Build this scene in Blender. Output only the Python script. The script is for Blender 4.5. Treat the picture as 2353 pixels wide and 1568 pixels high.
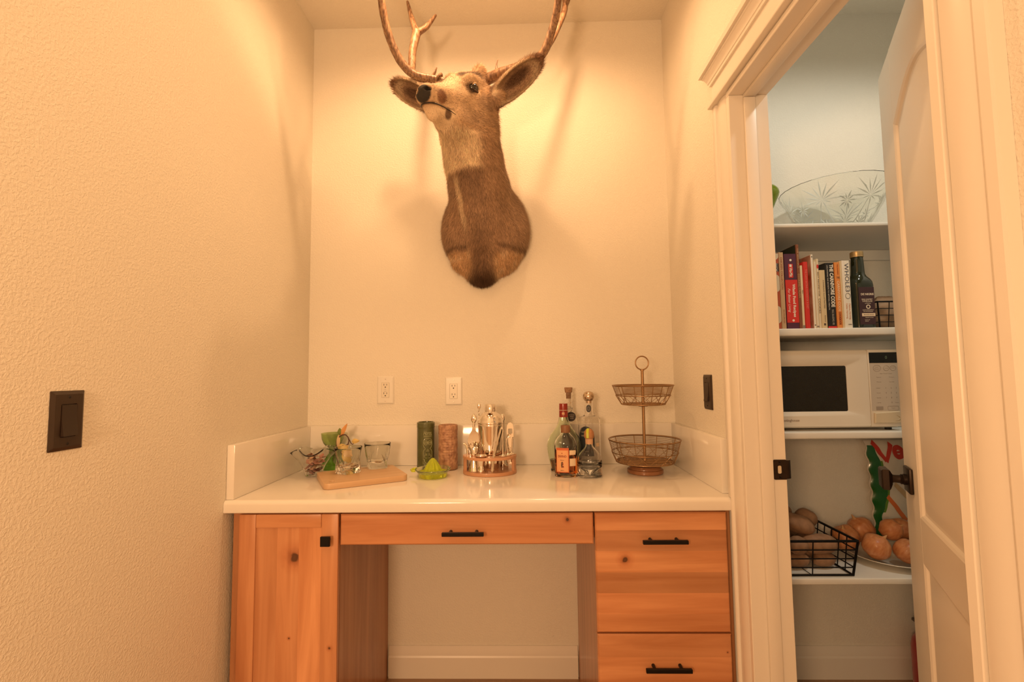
import bpy, bmesh, math, random
import numpy as np
from mathutils import Vector, Matrix, noise
random.seed(7)
PI = math.pi
scene = bpy.context.scene
for o in list(bpy.data.objects):
    bpy.data.objects.remove(o)
COL = scene.collection

# ------------------------------------------------------------------ camera
cam_d = bpy.data.cameras.new('camera')
cam = bpy.data.objects.new('camera', cam_d)
COL.objects.link(cam)
cam_d.sensor_width = 36.0
cam_d.lens = 1090.23 / 2353 * 36.0
cam_d.clip_start = 0.02
YAW, PIT, ROL = -0.0224, 0.0684, -0.0122
fw = Vector((math.sin(YAW)*math.cos(PIT), math.cos(YAW)*math.cos(PIT), math.sin(PIT)))
rt = Vector((math.cos(YAW), -math.sin(YAW), 0))
up = rt.cross(fw)
rt2 = rt*math.cos(ROL) + up*math.sin(ROL)
up2 = -rt*math.sin(ROL) + up*math.cos(ROL)
M = Matrix((rt2, up2, -fw)).transposed().to_4x4()
M.translation = Vector((0.9639, -2.1153, 1.2914))
cam.matrix_world = M
scene.camera = cam

# ------------------------------------------------------------------ light
w = bpy.data.worlds.new('world'); scene.world = w
w.use_nodes = True
w.node_tree.nodes['Background'].inputs[0].default_value = (1.0, 0.72, 0.45, 1)
w.node_tree.nodes['Background'].inputs[1].default_value = 0.02
WARM = (1.0, 0.575, 0.275)
SOFT = (1.0, 0.61, 0.325)
def spot(name, loc, energy, color, size_deg, blend, radius, target=None):
    l = bpy.data.lights.new(name, 'SPOT')
    l.energy = energy; l.color = color; l.spot_size = math.radians(size_deg); l.spot_blend = blend
    l.shadow_soft_size = radius
    o = bpy.data.objects.new(name, l); COL.objects.link(o); o.location = loc
    if target is not None:
        o.rotation_euler = (Vector(target)-Vector(loc)).to_track_quat('-Z', 'Y').to_euler()
    return o
def lamp(name, loc, energy, color, radius):
    l = bpy.data.lights.new(name, 'POINT'); l.energy = energy; l.color = color; l.shadow_soft_size = radius
    o = bpy.data.objects.new(name, l); COL.objects.link(o); o.location = loc
spot('alcove_can_light', (0.55, -0.50, 2.90), 24, WARM, 162, 0.7, 0.032)
spot('alcove_can_light', (1.08, -0.50, 2.90), 24, WARM, 162, 0.7, 0.032)
spot('hall_can_light', (0.60, -1.70, 2.90), 11, WARM, 168, 0.5, 0.07)
lamp('hall_fill_light', (0.25, -3.1, 1.5), 104, SOFT, 0.20)  # unseen fill added behind the camera to brighten the knee space and pantry
spot('pantry_ceiling_light', (2.36, -0.95, 2.90), 33, (1.0, 0.955, 0.83), 160, 0.4, 0.05)
scene.view_settings.view_transform = 'Standard'
scene.view_settings.look = 'None'
scene.view_settings.gamma = 1.0
scene.view_settings.use_curve_mapping = False
scene.view_settings.exposure = -0.07

# ------------------------------------------------------------------ dimensions (metres)
W, H, ZC, D = 1.628, 2.925, 0.8955, 0.588

# ------------------------------------------------------------------ materials
MATS = {}
def mat(name, color, rough=0.5, metal=0.0, trans=0.0, ior=1.45, bump=None, var=None, coat=0.0, spec=0.5, emis=None, sss=0.0):
    """bump=(scale, strength, distance); var=(scale, amount) mottles the colour."""
    if name in MATS: return MATS[name]
    m = bpy.data.materials.new(name); m.use_nodes = True
    nt = m.node_tree; b = nt.nodes['Principled BSDF']
    b.inputs['Base Color'].default_value = (*color, 1)
    b.inputs['Roughness'].default_value = rough
    b.inputs['Metallic'].default_value = metal
    b.inputs['Transmission Weight'].default_value = trans
    b.inputs['IOR'].default_value = ior
    b.inputs['Coat Weight'].default_value = coat
    b.inputs['Specular IOR Level'].default_value = spec
    if sss:
        b.inputs['Subsurface Weight'].default_value = sss
        b.inputs['Subsurface Radius'].default_value = (0.01, 0.004, 0.002)
    if emis:
        b.inputs['Emission Color'].default_value = (*emis[0], 1); b.inputs['Emission Strength'].default_value = emis[1]
    tc = None
    if bump or var:
        tc = nt.nodes.new('ShaderNodeTexCoord')
    if var:
        n = nt.nodes.new('ShaderNodeTexNoise'); n.inputs['Scale'].default_value = var[0]; n.inputs['Detail'].default_value = 5
        nt.links.new(tc.outputs['Object'], n.inputs['Vector'])
        r = nt.nodes.new('ShaderNodeValToRGB')
        r.color_ramp.elements[0].position = 0.3; r.color_ramp.elements[1].position = 0.7
        c2 = var[2] if len(var) > 2 else tuple(c*(1-var[1]) for c in color)
        r.color_ramp.elements[0].color = (*c2, 1); r.color_ramp.elements[1].color = (*color, 1)
        nt.links.new(n.outputs['Fac'], r.inputs['Fac']); nt.links.new(r.outputs['Color'], b.inputs['Base Color'])
    if bump:
        n = nt.nodes.new('ShaderNodeTexNoise'); n.inputs['Scale'].default_value = bump[0]; n.inputs['Detail'].default_value = 4
        nt.links.new(tc.outputs['Object'], n.inputs['Vector'])
        bp = nt.nodes.new('ShaderNodeBump'); bp.inputs['Strength'].default_value = bump[1]; bp.inputs['Distance'].default_value = bump[2]
        nt.links.new(n.outputs['Fac'], bp.inputs['Height']); nt.links.new(bp.outputs['Normal'], b.inputs['Normal'])
    MATS[name] = m
    return m

def wood(name, light, dark, axis='Z', seed=0.0, rough=0.32, knots=(), stretch=14.0, scale=5.0):
    if name in MATS: return MATS[name]
    m = bpy.data.materials.new(name); m.use_nodes = True
    nt = m.node_tree; b = nt.nodes['Principled BSDF']; L = nt.links.new
    b.inputs['Roughness'].default_value = rough
    b.inputs['Coat Weight'].default_value = 0.15
    tc = nt.nodes.new('ShaderNodeTexCoord'); mp = nt.nodes.new('ShaderNodeMapping')
    s = {'X': (1, stretch, stretch), 'Y': (stretch, 1, stretch), 'Z': (stretch, stretch, 1)}[axis]
    mp.inputs['Scale'].default_value = s; mp.inputs['Location'].default_value = (seed, seed*1.7, seed*0.6)
    L(tc.outputs['Object'], mp.inputs['Vector'])
    n = nt.nodes.new('ShaderNodeTexNoise'); n.inputs['Scale'].default_value = scale*0.35; n.inputs['Detail'].default_value = 7
    n.inputs['Distortion'].default_value = 0.6
    L(mp.outputs['Vector'], n.inputs['Vector'])
    r = nt.nodes.new('ShaderNodeValToRGB')
    r.color_ramp.elements[0].position = 0.28; r.color_ramp.elements[1].position = 0.72
    r.color_ramp.elements[0].color = (*dark, 1); r.color_ramp.elements[1].color = (*light, 1)
    L(n.outputs['Fac'], r.inputs['Fac'])
    cur = r.outputs['Color']
    for (kx, ky, kz, kr) in knots:
        vm = nt.nodes.new('ShaderNodeVectorMath'); vm.operation = 'DISTANCE'
        vm.inputs[1].default_value = (kx, ky, kz)
        nz = nt.nodes.new('ShaderNodeTexNoise'); nz.inputs['Scale'].default_value = 60; nz.inputs['Detail'].default_value = 3
        L(tc.outputs['Object'], nz.inputs['Vector'])
        L(tc.outputs['Object'], vm.inputs[0])
        ma = nt.nodes.new('ShaderNodeMath'); ma.operation = 'MULTIPLY_ADD'
        ma.inputs[1].default_value = kr*1.2; L(nz.outputs['Fac'], ma.inputs[0]); L(vm.outputs['Value'], ma.inputs[2])
        kr_n = nt.nodes.new('ShaderNodeValToRGB')
        e = kr_n.color_ramp.elements
        e[0].position = 0.0; e[0].color = (0.22, 0.22, 0.22, 1)
        e[1].position = 1.0; e[1].color = (1, 1, 1, 1)
        x = e.new(0.28); x.color = (0.16, 0.13, 0.12, 1)
        x = e.new(0.36); x.color = (0.62, 0.5, 0.45, 1)
        x = e.new(0.62); x.color = (0.9, 0.82, 0.78, 1)
        dv = nt.nodes.new('ShaderNodeMath'); dv.operation = 'DIVIDE'; dv.inputs[1].default_value = kr*5
        L(ma.outputs[0], dv.inputs[0]); L(dv.outputs[0], kr_n.inputs['Fac'])
        mx = nt.nodes.new('ShaderNodeMixRGB'); mx.blend_type = 'MULTIPLY'; mx.inputs['Fac'].default_value = 1
        L(cur, mx.inputs['Color1']); L(kr_n.outputs['Color'], mx.inputs['Color2']); cur = mx.outputs['Color']
    L(cur, b.inputs['Base Color'])
    bp = nt.nodes.new('ShaderNodeBump'); bp.inputs['Strength'].default_value = 0.08; bp.inputs['Distance'].default_value = 0.001
    L(n.outputs['Fac'], bp.inputs['Height']); L(bp.outputs['Normal'], b.inputs['Normal'])
    MATS[name] = m
    return m

def wall_paint(name, color, scale=150, strength=0.35, dist=0.002):
    """off-white paint over knock-down drywall texture"""
    if name in MATS: return MATS[name]
    m = bpy.data.materials.new(name); m.use_nodes = True
    nt = m.node_tree; b = nt.nodes['Principled BSDF']; L = nt.links.new
    b.inputs['Base Color'].default_value = (*color, 1); b.inputs['Roughness'].default_value = 0.55
    b.inputs['Specular IOR Level'].default_value = 0.3
    tc = nt.nodes.new('ShaderNodeTexCoord')
    n = nt.nodes.new('ShaderNodeTexNoise'); n.inputs['Scale'].default_value = scale; n.inputs['Detail'].default_value = 3
    n.inputs['Distortion'].default_value = 0.5
    L(tc.outputs['Object'], n.inputs['Vector'])
    r = nt.nodes.new('ShaderNodeValToRGB'); r.color_ramp.elements[0].position = 0.42; r.color_ramp.elements[1].position = 0.62
    L(n.outputs['Fac'], r.inputs['Fac'])
    bp = nt.nodes.new('ShaderNodeBump'); bp.inputs['Strength'].default_value = strength; bp.inputs['Distance'].default_value = dist
    L(r.outputs['Color'], bp.inputs['Height']); L(bp.outputs['Normal'], b.inputs['Normal'])
    MATS[name] = m
    return m

PAINT = wall_paint('wall_paint', (0.82, 0.775, 0.68))
CEIL = wall_paint('ceiling_paint', (0.82, 0.775, 0.68), 110, 0.3)
TRIM = mat('trim_paint', (0.83, 0.78, 0.70), 0.32)
DOORP = mat('door_paint', (0.82, 0.77, 0.69), 0.38)
QUARTZ = mat('white_quartz', (0.84, 0.80, 0.73), 0.12, var=(6, 0.03), coat=0.3)
SHELFP = mat('shelf_paint', (0.80, 0.77, 0.70), 0.4)
BLACK = mat('black_metal', (0.012, 0.010, 0.009), 0.4, 0.6)
BRONZE = mat('oil_rubbed_bronze', (0.045, 0.030, 0.022), 0.38, 0.7, var=(40, 0.3))
BRZPL = mat('bronze_plastic', (0.040, 0.024, 0.015), 0.42)
WHITEPL = mat('white_plastic', (0.80, 0.77, 0.70), 0.3)
DARKHOLE = mat('dark_slot', (0.01, 0.008, 0.006), 0.7)
SCREW = mat('screw_metal', (0.55, 0.5, 0.42), 0.35, 0.8)
CHROME = mat('polished_steel', (0.86, 0.80, 0.72), 0.06, 1.0)
GLASS = mat('clear_glass', (1, 1, 1), 0.0, trans=1.0, ior=1.38)
CRYSTAL = mat('cut_crystal', (0.965, 0.975, 0.95), 0.02, trans=1.0, ior=1.36)
GREENGL = mat('green_tinted_bottle_glass', (0.86, 0.93, 0.80), 0.02, trans=1.0, ior=1.46)
CORK = mat('cork', (0.42, 0.24, 0.13), 0.8, var=(150, 0.45), bump=(200, 0.3, 0.001))
GOLDW = mat('brass_wire', (0.34, 0.21, 0.11), 0.38, 0.85)

# ------------------------------------------------------------------ object helpers
def link(name, me, m, parent=None):
    o = bpy.data.objects.new(name, me)
    COL.objects.link(o)
    if m is not None:
        if not me.materials: me.materials.append(m)
    if parent is not None: o.parent = parent
    return o
def thing(name, label, cat, loc=(0, 0, 0), rotz=0.0, group=None):
    o = bpy.data.objects.new(name, None); COL.objects.link(o)
    o.empty_display_size = 0.05
    o.location = loc; o.rotation_euler = (0, 0, rotz)
    o['label'] = label; o['category'] = cat
    if group: o['group'] = group
    return o
def tag(o, label, cat, group=None):
    o['label'] = label; o['category'] = cat
    if group: o['group'] = group
    return o
def structure(o, label=None):
    o['kind'] = 'structure'
    if label: o['label'] = label
    return o

class MB:
    """collects shapes and links them as one mesh object"""
    def __init__(self): self.bm = bmesh.new()
    def box(self, x0, x1, y0, y1, z0, z1, bevel=0.0, seg=2):
        bm = self.bm
        vs = [bm.verts.new((x, y, z)) for x in (x0, x1) for y in (y0, y1) for z in (z0, z1)]
        fs = [(0, 1, 3, 2), (4, 6, 7, 5), (0, 4, 5, 1), (2, 3, 7, 6), (0, 2, 6, 4), (1, 5, 7, 3)]
        faces = [bm.faces.new([vs[i] for i in f]) for f in fs]
        if bevel > 0:
            es = list({e for f in faces for e in f.edges})
            bmesh.ops.bevel(bm, geom=es, offset=bevel, segments=seg, profile=0.5, affect='EDGES')
        return self
    def lathe(self, prof, segs=32, c=(0, 0, 0), sy=1.0, fn=None, close=False):
        """prof: [(r, z)], fn(r, z, a) -> r for fluting; sy squashes in y"""
        bm = self.bm; rings = []
        for (r, z) in prof:
            if r <= 1e-6:
                rings.append([bm.verts.new((c[0], c[1], c[2]+z))])
            else:
                ring = []
                for k in range(segs):
                    a = 2*PI*k/segs
                    rr = fn(r, z, a) if fn else r
                    ring.append(bm.verts.new((c[0]+rr*math.cos(a), c[1]+rr*math.sin(a)*sy, c[2]+z)))
                rings.append(ring)
        pairs = list(zip(rings[:-1], rings[1:]))
        if close: pairs.append((rings[-1], rings[0]))
        for A, B in pairs:
            if len(A) == 1 and len(B) == 1: continue
            for k in range(segs):
                k2 = (k+1) % segs
                if len(A) == 1: bm.faces.new((A[0], B[k2], B[k]))
                elif len(B) == 1: bm.faces.new((A[k], A[k2], B[0]))
                else: bm.faces.new((A[k], A[k2], B[k2], B[k]))
        return self
    def tube(self, pts, r, segs=8, closed=False, caps=True, flat=1.0):
        bm = self.bm
        P = [Vector(p) for p in pts]; n = len(P)
        R = r if isinstance(r, (list, tuple)) else [r]*n
        rings = []; prevN = None
        for i in range(n):
            if closed: t = P[(i+1) % n]-P[i-1]
            else: t = P[min(i+1, n-1)]-P[max(i-1, 0)]
            if t.length < 1e-9: t = Vector((0, 0, 1))
            t.normalize()
            if prevN is None:
                a = Vector((0, 0, 1)) if abs(t.z) < 0.9 else Vector((1, 0, 0))
                nn = (a - t*a.dot(t)).normalized()
            else:
                nn = prevN - t*prevN.dot(t)
                nn = nn.normalized() if nn.length > 1e-6 else t.orthogonal().normalized()
            prevN = nn; bb = t.cross(nn)
            rings.append([bm.verts.new(P[i]+(nn*math.cos(2*PI*k/segs)*flat+bb*math.sin(2*PI*k/segs))*R[i]) for k in range(segs)])
        m = n if closed else n-1
        for i in range(m):
            A, B = rings[i], rings[(i+1) % n]
            for k in range(segs):
                k2 = (k+1) % segs
                bm.faces.new((A[k], A[k2], B[k2], B[k]))
        if caps and not closed:
            bm.faces.new(rings[0][::-1]); bm.faces.new(rings[-1])
        return self
    def prism(self, poly, d0, d1, mapf):
        """poly [(a, b)] swept from d0 to d1; mapf(a, b, d) -> xyz"""
        bm = self.bm
        A = [bm.verts.new(mapf(a, b, d0)) for a, b in poly]
        B = [bm.verts.new(mapf(a, b, d1)) for a, b in poly]
        n = len(poly)
        bm.faces.new(A[::-1]); bm.faces.new(B)
        for i in range(n):
            j = (i+1) % n
            bm.faces.new((A[i], A[j], B[j], B[i]))
        return self
    def loops(self, loops, cap_first=True, cap_last=True):
        """bridge equal-length closed loops of points"""
        bm = self.bm
        L = [[bm.verts.new(p) for p in lp] for lp in loops]
        n = len(L[0])
        for A, B in zip(L[:-1], L[1:]):
            for i in range(n):
                j = (i+1) % n
                bm.faces.new((A[i], A[j], B[j], B[i]))
        if cap_first: bm.faces.new(L[0][::-1])
        if cap_last: bm.faces.new(L[-1])
        return self
    def grid(self, fn, nu, nv, wrapu=False):
        bm = self.bm
        V = [[bm.verts.new(fn(i/(nu if wrapu else nu-1), j/(nv-1))) for j in range(nv)] for i in range(nu)]
        for i in range(nu if wrapu else nu-1):
            for j in range(nv-1):
                a = (i+1) % nu
                bm.faces.new((V[i][j], V[a][j], V[a][j+1], V[i][j+1]))
        return self
    def ball(self, c, r, sx=1, sy=1, sz=1, u=20, v=12):
        prof = [(max(r*math.sin(PI*i/v), 0), -r*math.cos(PI*i/v)) for i in range(v+1)]
        prof[0] = (0, -r); prof[-1] = (0, r)
        bm2 = MB(); bm2.lathe(prof, u)
        for vv in bm2.bm.verts: vv.co = Vector((vv.co.x*sx+c[0], vv.co.y*sy+c[1], vv.co.z*sz+c[2]))
        return self.join(bm2)
    def join(self, other):
        me = bpy.data.meshes.new('tmp'); other.bm.to_mesh(me); other.bm.free()
        self.bm.from_mesh(me); bpy.data.meshes.remove(me)
        return self
    def xform(self, f):
        for v in self.bm.verts: v.co = f(v.co)
        return self
    def build(self, name, m, parent=None, smooth=True, angle=35, origin=None, normals=True):
        if normals: bmesh.ops.recalc_face_normals(self.bm, faces=self.bm.faces)
        me = bpy.data.meshes.new(name)
        self.bm.to_mesh(me); self.bm.free()
        if smooth:
            me.polygons.foreach_set('use_smooth', [True]*len(me.polygons))
            me.set_sharp_from_angle(angle=math.radians(angle))
        o = link(name, me, m, None)
        if origin is not None:
            me.transform(Matrix.Translation(-Vector(origin))); o.location = origin
        if parent is not None: o.parent = parent
        return o
def local(root):
    """world -> local shift for meshes given in world coordinates under an unrotated root"""
    l = root.location.copy()
    return lambda co: co-l

def curve_mesh(splines, extrude, bevel=0.0, res=1):
    cu = bpy.data.curves.new('tmp', 'CURVE'); cu.dimensions = '2D'; cu.fill_mode = 'BOTH'
    cu.extrude = extrude; cu.bevel_depth = bevel; cu.bevel_resolution = res
    for pts in splines:
        s = cu.splines.new('POLY'); s.points.add(len(pts)-1)
        for p, q in zip(s.points, pts): p.co = (q[0], q[1], 0, 1)
        s.use_cyclic_u = True
    o = bpy.data.objects.new('tmp', cu); COL.objects.link(o)
    dg = bpy.context.evaluated_depsgraph_get()
    me = bpy.data.meshes.new_from_object(o.evaluated_get(dg))
    bpy.data.objects.remove(o); bpy.data.curves.remove(cu)
    me.materials.clear()
    return me
def plate(name, splines, extrude, m, parent, place, bevel=0.0):
    """flat plate with holes; place(Vector) -> Vector"""
    me = curve_mesh(splines, extrude, bevel)
    for v in me.vertices: v.co = place(v.co)
    me.name = name
    me.polygons.foreach_set('use_smooth', [True]*len(me.polygons)); me.set_sharp_from_angle(angle=math.radians(35))
    return link(name, me, m, parent)
def circ(cx, cy, rx, ry=None, n=24):
    ry = rx if ry is None else ry
    return [(cx+rx*math.cos(2*PI*i/n), cy+ry*math.sin(2*PI*i/n)) for i in range(n)]
def rrect(x0, x1, y0, y1, r, n=5):
    out = []
    for (cx, cy, a0) in ((x1-r, y1-r, 0), (x0+r, y1-r, 90), (x0+r, y0+r, 180), (x1-r, y0+r, 270)):
        for i in range(n+1):
            a = math.radians(a0+90*i/n); out.append((cx+r*math.cos(a), cy+r*math.sin(a)))
    return out
TEXTS = []
def text(s, size, m, parent, place, name='lettering', align='CENTER', extrude=0.0002, fit=None, shear=0.0, bold=0.0, space=1.0):
    """place(x, y, h) -> xyz in the parent's frame"""
    cu = bpy.data.curves.new('tmp', 'FONT'); cu.body = s; cu.size = size; cu.align_x = align; cu.align_y = 'CENTER'
    cu.extrude = extrude; cu.resolution_u = 2; cu.shear = shear; cu.offset = bold; cu.space_character = space
    o = bpy.data.objects.new('tmp', cu); COL.objects.link(o)
    dg = bpy.context.evaluated_depsgraph_get()
    me = bpy.data.meshes.new_from_object(o.evaluated_get(dg))
    bpy.data.objects.remove(o); bpy.data.curves.remove(cu)
    me.materials.clear()
    k = 1.0
    if fit and len(me.vertices):
        xs = [v.co.x for v in me.vertices]; k = fit/max(max(xs)-min(xs), 1e-6)
    for v in me.vertices: v.co = Vector(place(v.co.x*k, v.co.y, v.co.z))
    me.name = name
    return link(name, me, m, parent)
def front(x, z, y):          # text on a face that looks to -Y
    return lambda a, b, h: (x+a, y-h, z+b)
def down(x, z, y, k=0.0):    # spine text reading downwards (k leans with the book)
    return lambda a, b, h: (x+b+k*a, y-h, z-a)
# ================================================================== SETTING
def walls():
    m = MB(); m.box(-2.7, 3.2, -4.8, 0.2, -0.12, 0.0)
    fl = m.build('floor', wood('floor_oak', (0.46, 0.28, 0.15), (0.28, 0.15, 0.075), 'X', 3.1, 0.35), smooth=False); structure(fl)
    m = MB(); m.box(-2.7, 3.2, -4.8, 0.2, H, H+0.12); structure(m.build('ceiling', CEIL, smooth=False))
    m = MB(); m.box(-0.15, W+0.1, 0.0, 0.15, 0, H); structure(m.build('wall_back', PAINT, smooth=False))
    m = MB(); m.box(W+0.1, 3.1, 0.0, 0.15, 0, H); structure(m.build('wall_pantry_back', PAINT, smooth=False))
    m = MB(); m.prism([(0, 0), (-0.15, 0), (-0.15, -1.19), (-2.6, -1.19), (-2.6, -1.34)] +
                      [(-0.03+0.03*math.sin(a), -1.31-0.03*math.cos(a)) for a in [i*PI/12 for i in range(7)]],
                      0, H, lambda a, b, d: (a, b, d))
    structure(m.build('wall_left', PAINT, angle=50))
    x0, x1 = W, 1.717
    m = MB(); m.box(x0, x1, -0.665, 0, 0, H); m.box(x0, x1, -1.396, -0.665, 2.163, H); m.box(x0, x1, -4.6, -1.396, 0, H)
    structure(m.build('wall_right', PAINT, smooth=False))
    m = MB(); m.box(-2.75, -2.6, -4.7, -1.19, 0, H); structure(m.build('wall_hall_left', PAINT, smooth=False))
    m = MB(); m.box(-2.7, x1, -4.75, -4.6, 0, H); structure(m.build('wall_front', PAINT, smooth=False))
    m = MB(); m.box(3.0, 3.15, -2.2, 0.0, 0, H); structure(m.build('wall_pantry_right', PAINT, smooth=False))
    m = MB(); m.box(x1, 3.1, -2.3, -2.15, 0, H); structure(m.build('wall_pantry_front', PAINT, smooth=False))
    # baseboards: flat board with a stepped, eased top
    prof = [(0, 0), (0.014, 0), (0.014, 0.085), (0.0105, 0.092), (0.0105, 0.103), (0.006, 0.118), (0.004, 0.13), (0, 0.13)]
    def bb(name, a0, a1, f):
        m = MB(); m.prism(prof, a0, a1, f); structure(m.build(name, TRIM, angle=25))
    bb('baseboard_back', 0.372, 1.18, lambda a, b, d: (d, -a-0.0005, b+0.0005))
    bb('baseboard_pantry_back', 1.735, 2.99, lambda a, b, d: (d, -a-0.0005, b+0.0005))
    bb('baseboard_left', -1.30, -0.60, lambda a, b, d: (a+0.0005, d, b+0.0005))
    bb('baseboard_right', -4.5, -1.49, lambda a, b, d: (W-a-0.0005, d, b+0.0005))
    bb('baseboard_pantry_left', -0.6, -0.02, lambda a, b, d: (x1+a+0.0005, d, b+0.0005))
    # shut the near side of the pantry
walls()

def doorway():
    # door frame: far jamb, near jamb, head jamb with stops
    YF, YN, ZH = -0.683, -1.378, 2.145
    xa, xb = 1.612, 1.733
    fr = bpy.data.objects.new('trim_1', None); COL.objects.link(fr); structure(fr, 'cream painted door frame around the pantry opening')
    fr.location = (1.67, YF, 0)
    LF = local(fr)
    def part(name, m, mt=TRIM, **k): m.xform(LF); return m.build(name, mt, fr, **k)
    m = MB(); m.box(xa, xb, YF, YF+0.0175, 0.001, ZH, 0.0015, 1); part('jamb', m)
    m = MB(); m.box(xa, xb, YN-0.0175, YN, 0.001, ZH, 0.0015, 1); part('jamb', m)
    m = MB(); m.box(xa, xb, YN-0.0175, YF+0.0175, ZH+0.0002, ZH+0.0175, 0.0015, 1); part('head_jamb', m)
    m = MB(); m.box(1.655, 1.690, YF-0.011, YF-0.0002, 0.001, ZH-0.012, 0.002, 2); part('door_stop', m)
    m = MB(); m.box(1.655, 1.690, YN+0.0002, YN+0.011, 0.001, ZH-0.012, 0.002, 2); part('door_stop', m)
    m = MB(); m.box(1.655, 1.690, YN+0.0002, YF-0.0002, ZH-0.0115, ZH-0.0002, 0.002, 2); part('door_stop', m)
    # strike plate with curved lip on the far jamb
    sp = rrect(-0.019, 0.019, -0.0285, 0.0285, 0.004)
    hole = rrect(-0.0075, 0.0045, -0.012, 0.012, 0.0045)
    o = plate('strike_plate', [sp, hole], 0.0009, BRONZE, fr, lambda v: LF(Vector((1.7135+v.x, YF-0.0012-v.z, 1.0005+v.y))), 0.0004)
    m = MB(); m.grid(lambda u, v: (1.7325+0.016*math.sin(u*1.3), YF-0.0022+0.010*(1-math.cos(u*1.3))*1.2, 0.974+0.053*v), 7, 2)
    m2 = MB(); m2.grid(lambda u, v: (1.7325+0.0175*math.sin(u*1.3), YF-0.0004+0.010*(1-math.cos(u*1.3))*1.2, 0.974+0.053*v), 7, 2)
    m.join(m2); m.xform(LF); m.build('strike_lip', BRONZE, o)
    m = MB(); m.box(1.7045, 1.7195, YF-0.0008, YF-0.0003, 0.985, 1.016); m.xform(LF); m.build('latch_hole', mat('strike_hole', (0.62, 0.55, 0.42), 0.6), o, smooth=False)
    for dz in (-0.0215, 0.0215):
        m = MB(); m.lathe([(0, 0.0016), (0.0025, 0.0012), (0.003, 0)], 12)
        m.xform(lambda c: LF(Vector((1.712+c.x, YF-0.0023-c.z, 1.0005+dz+c.y)))); m.build('screw', BLACK, o)
    # moulded casings: profile (distance from opening, thickness)
    prof = [(0, 0), (0, 0.010), (0.003, 0.0135), (0.008, 0.0145), (0.013, 0.012), (0.0145, 0.008), (0.018, 0.008), (0.0195, 0.0115),
            (0.028, 0.015), (0.045, 0.0165), (0.062, 0.0155), (0.072, 0.0125), (0.0735, 0.0125), (0.0755, 0.019), (0.079, 0.021), (0.094, 0.021), (0.098, 0.019), (0.0985, 0)]
    c = bpy.data.objects.new('trim_2', None); COL.objects.link(c); structure(c, 'cream moulded casing on the far side of the pantry door')
    c.location = (W, -0.68, 0); LC = local(c)
    yc = -0.675
    k = (0.675-0.568)/0.0985
    m = MB(); m.prism(prof, ZC+0.001, 2.1645, lambda a, b, d: (W-b-0.0003, yc+a*k, d)); m.xform(LC); m.build('casing_upper', TRIM, c, angle=25)
    k2 = (0.675-0.5895)/0.0985
    lim = (0.675-0.5895)*-1; am = (0.5895-0.675)/-k
    pl = [(0.0865/k if a*k > 0.0865 else a, b) for a, b in prof]; pl = [p_ for i, p_ in enumerate(pl) if p_ not in pl[:i]]
    m = MB(); m.prism(pl, 0.001, ZC+0.0009, lambda a, b, d: (W-b-0.0003, yc+a*k, d)); m.xform(LC); m.build('casing_lower', TRIM, c, angle=25)
    c = bpy.data.objects.new('trim_3', None); COL.objects.link(c); structure(c, 'cream moulded casing on the near side of the pantry door')
    c.location = (W, -1.38, 0); LC = local(c)
    m = MB(); m.prism(prof, 0.001, 2.1645, lambda a, b, d: (W-b-0.0003, -1.3785-a*1.06, d)); m.xform(LC); m.build('casing', TRIM, c, angle=25)
    # head: bottom fillet, frieze board, crown
    c = bpy.data.objects.new('trim_4', None); COL.objects.link(c); structure(c, 'cream head casing with stepped crown over the pantry door')
    c.location = (W, -1.03, 2.165); LC = local(c)
    def ring(x, y0): return x, y0, -2.06-y0
    m = MB(); m.box(1.594, W-0.0003, -1.498, -0.563, 2.165, 2.177, 0.003, 3); m.xform(LC); m.build('fillet', TRIM, c)
    m = MB(); m.box(1.6065, W-0.0003, -1.484, -0.577, 2.1772, 2.25, 0.0008, 1); m.xform(LC); m.build('frieze', TRIM, c)
    cr = [(1.6062, 2.240), (1.600, 2.241), (1.5985, 2.249), (1.5965, 2.2500), (1.5925, 2.262), (1.5865, 2.2715), (1.5855, 2.2725), (1.5835, 2.2735), (1.5835, 2.281), (1.5745, 2.2815), (1.5745, 2.299), (1.577, 2.302)]
    loops = []
    for (x, z) in cr:
        e = 1.6062-x
        ya, yb = -0.577+e, -1.484-e
        loops.append([(W-0.0003, ya, z), (x, ya, z), (x, yb, z), (W-0.0003, yb, z)])
    m = MB(); m.loops(loops); m.xform(LC); m.build('crown', TRIM, c, angle=20)

    # ---------------- the open two-panel door
    TH = math.radians(27.9)
    dr = bpy.data.objects.new('door_1', None); COL.objects.link(dr); structure(dr, 'cream two-panel arch-top pantry door standing open')
    dr.location = (1.733, -1.375, 0); dr.rotation_euler = (0, 0, -TH)
    X0, X1, T = -0.040, -0.005, 0.0    # room face at x=X0, pantry face at x=X1
    a, b = 0.002, 0.681
    pa, pb = 0.148, 0.535              # panel opening
    zt, z0 = 2.138, 0.012
    def arch(y): return 1.935+0.058*math.sin(PI*(y-pa)/(pb-pa))
    fl = 0.009
    m = MB(); m.box(X0+fl, X1, a, b, z0, zt); m.build('core', DOORP, dr, smooth=False)
    xm = X0+fl-0.0001
    m = MB(); m.box(X0, xm, a, pa, z0, zt, 0.0015, 1); m.build('stile', DOORP, dr)
    m = MB(); m.box(X0, xm, pb, b, z0, zt, 0.0015, 1); m.build('stile', DOORP, dr)
    m = MB(); m.box(X0, xm, pa, pb, z0, 0.21); m.build('rail', DOORP, dr)
    m = MB(); m.box(X0, xm, pa, pb, 0.81, 0.92); m.build('rail', DOORP, dr)
    n = 20
    ys = [pa+(pb-pa)*i/n for i in range(n+1)]
    m = MB(); m.prism([(y, arch(y)) for y in ys]+[(pb, zt), (pa, zt)], X0, xm, lambda p, q, d: (d, p, q)); m.build('rail', DOORP, dr)
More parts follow.
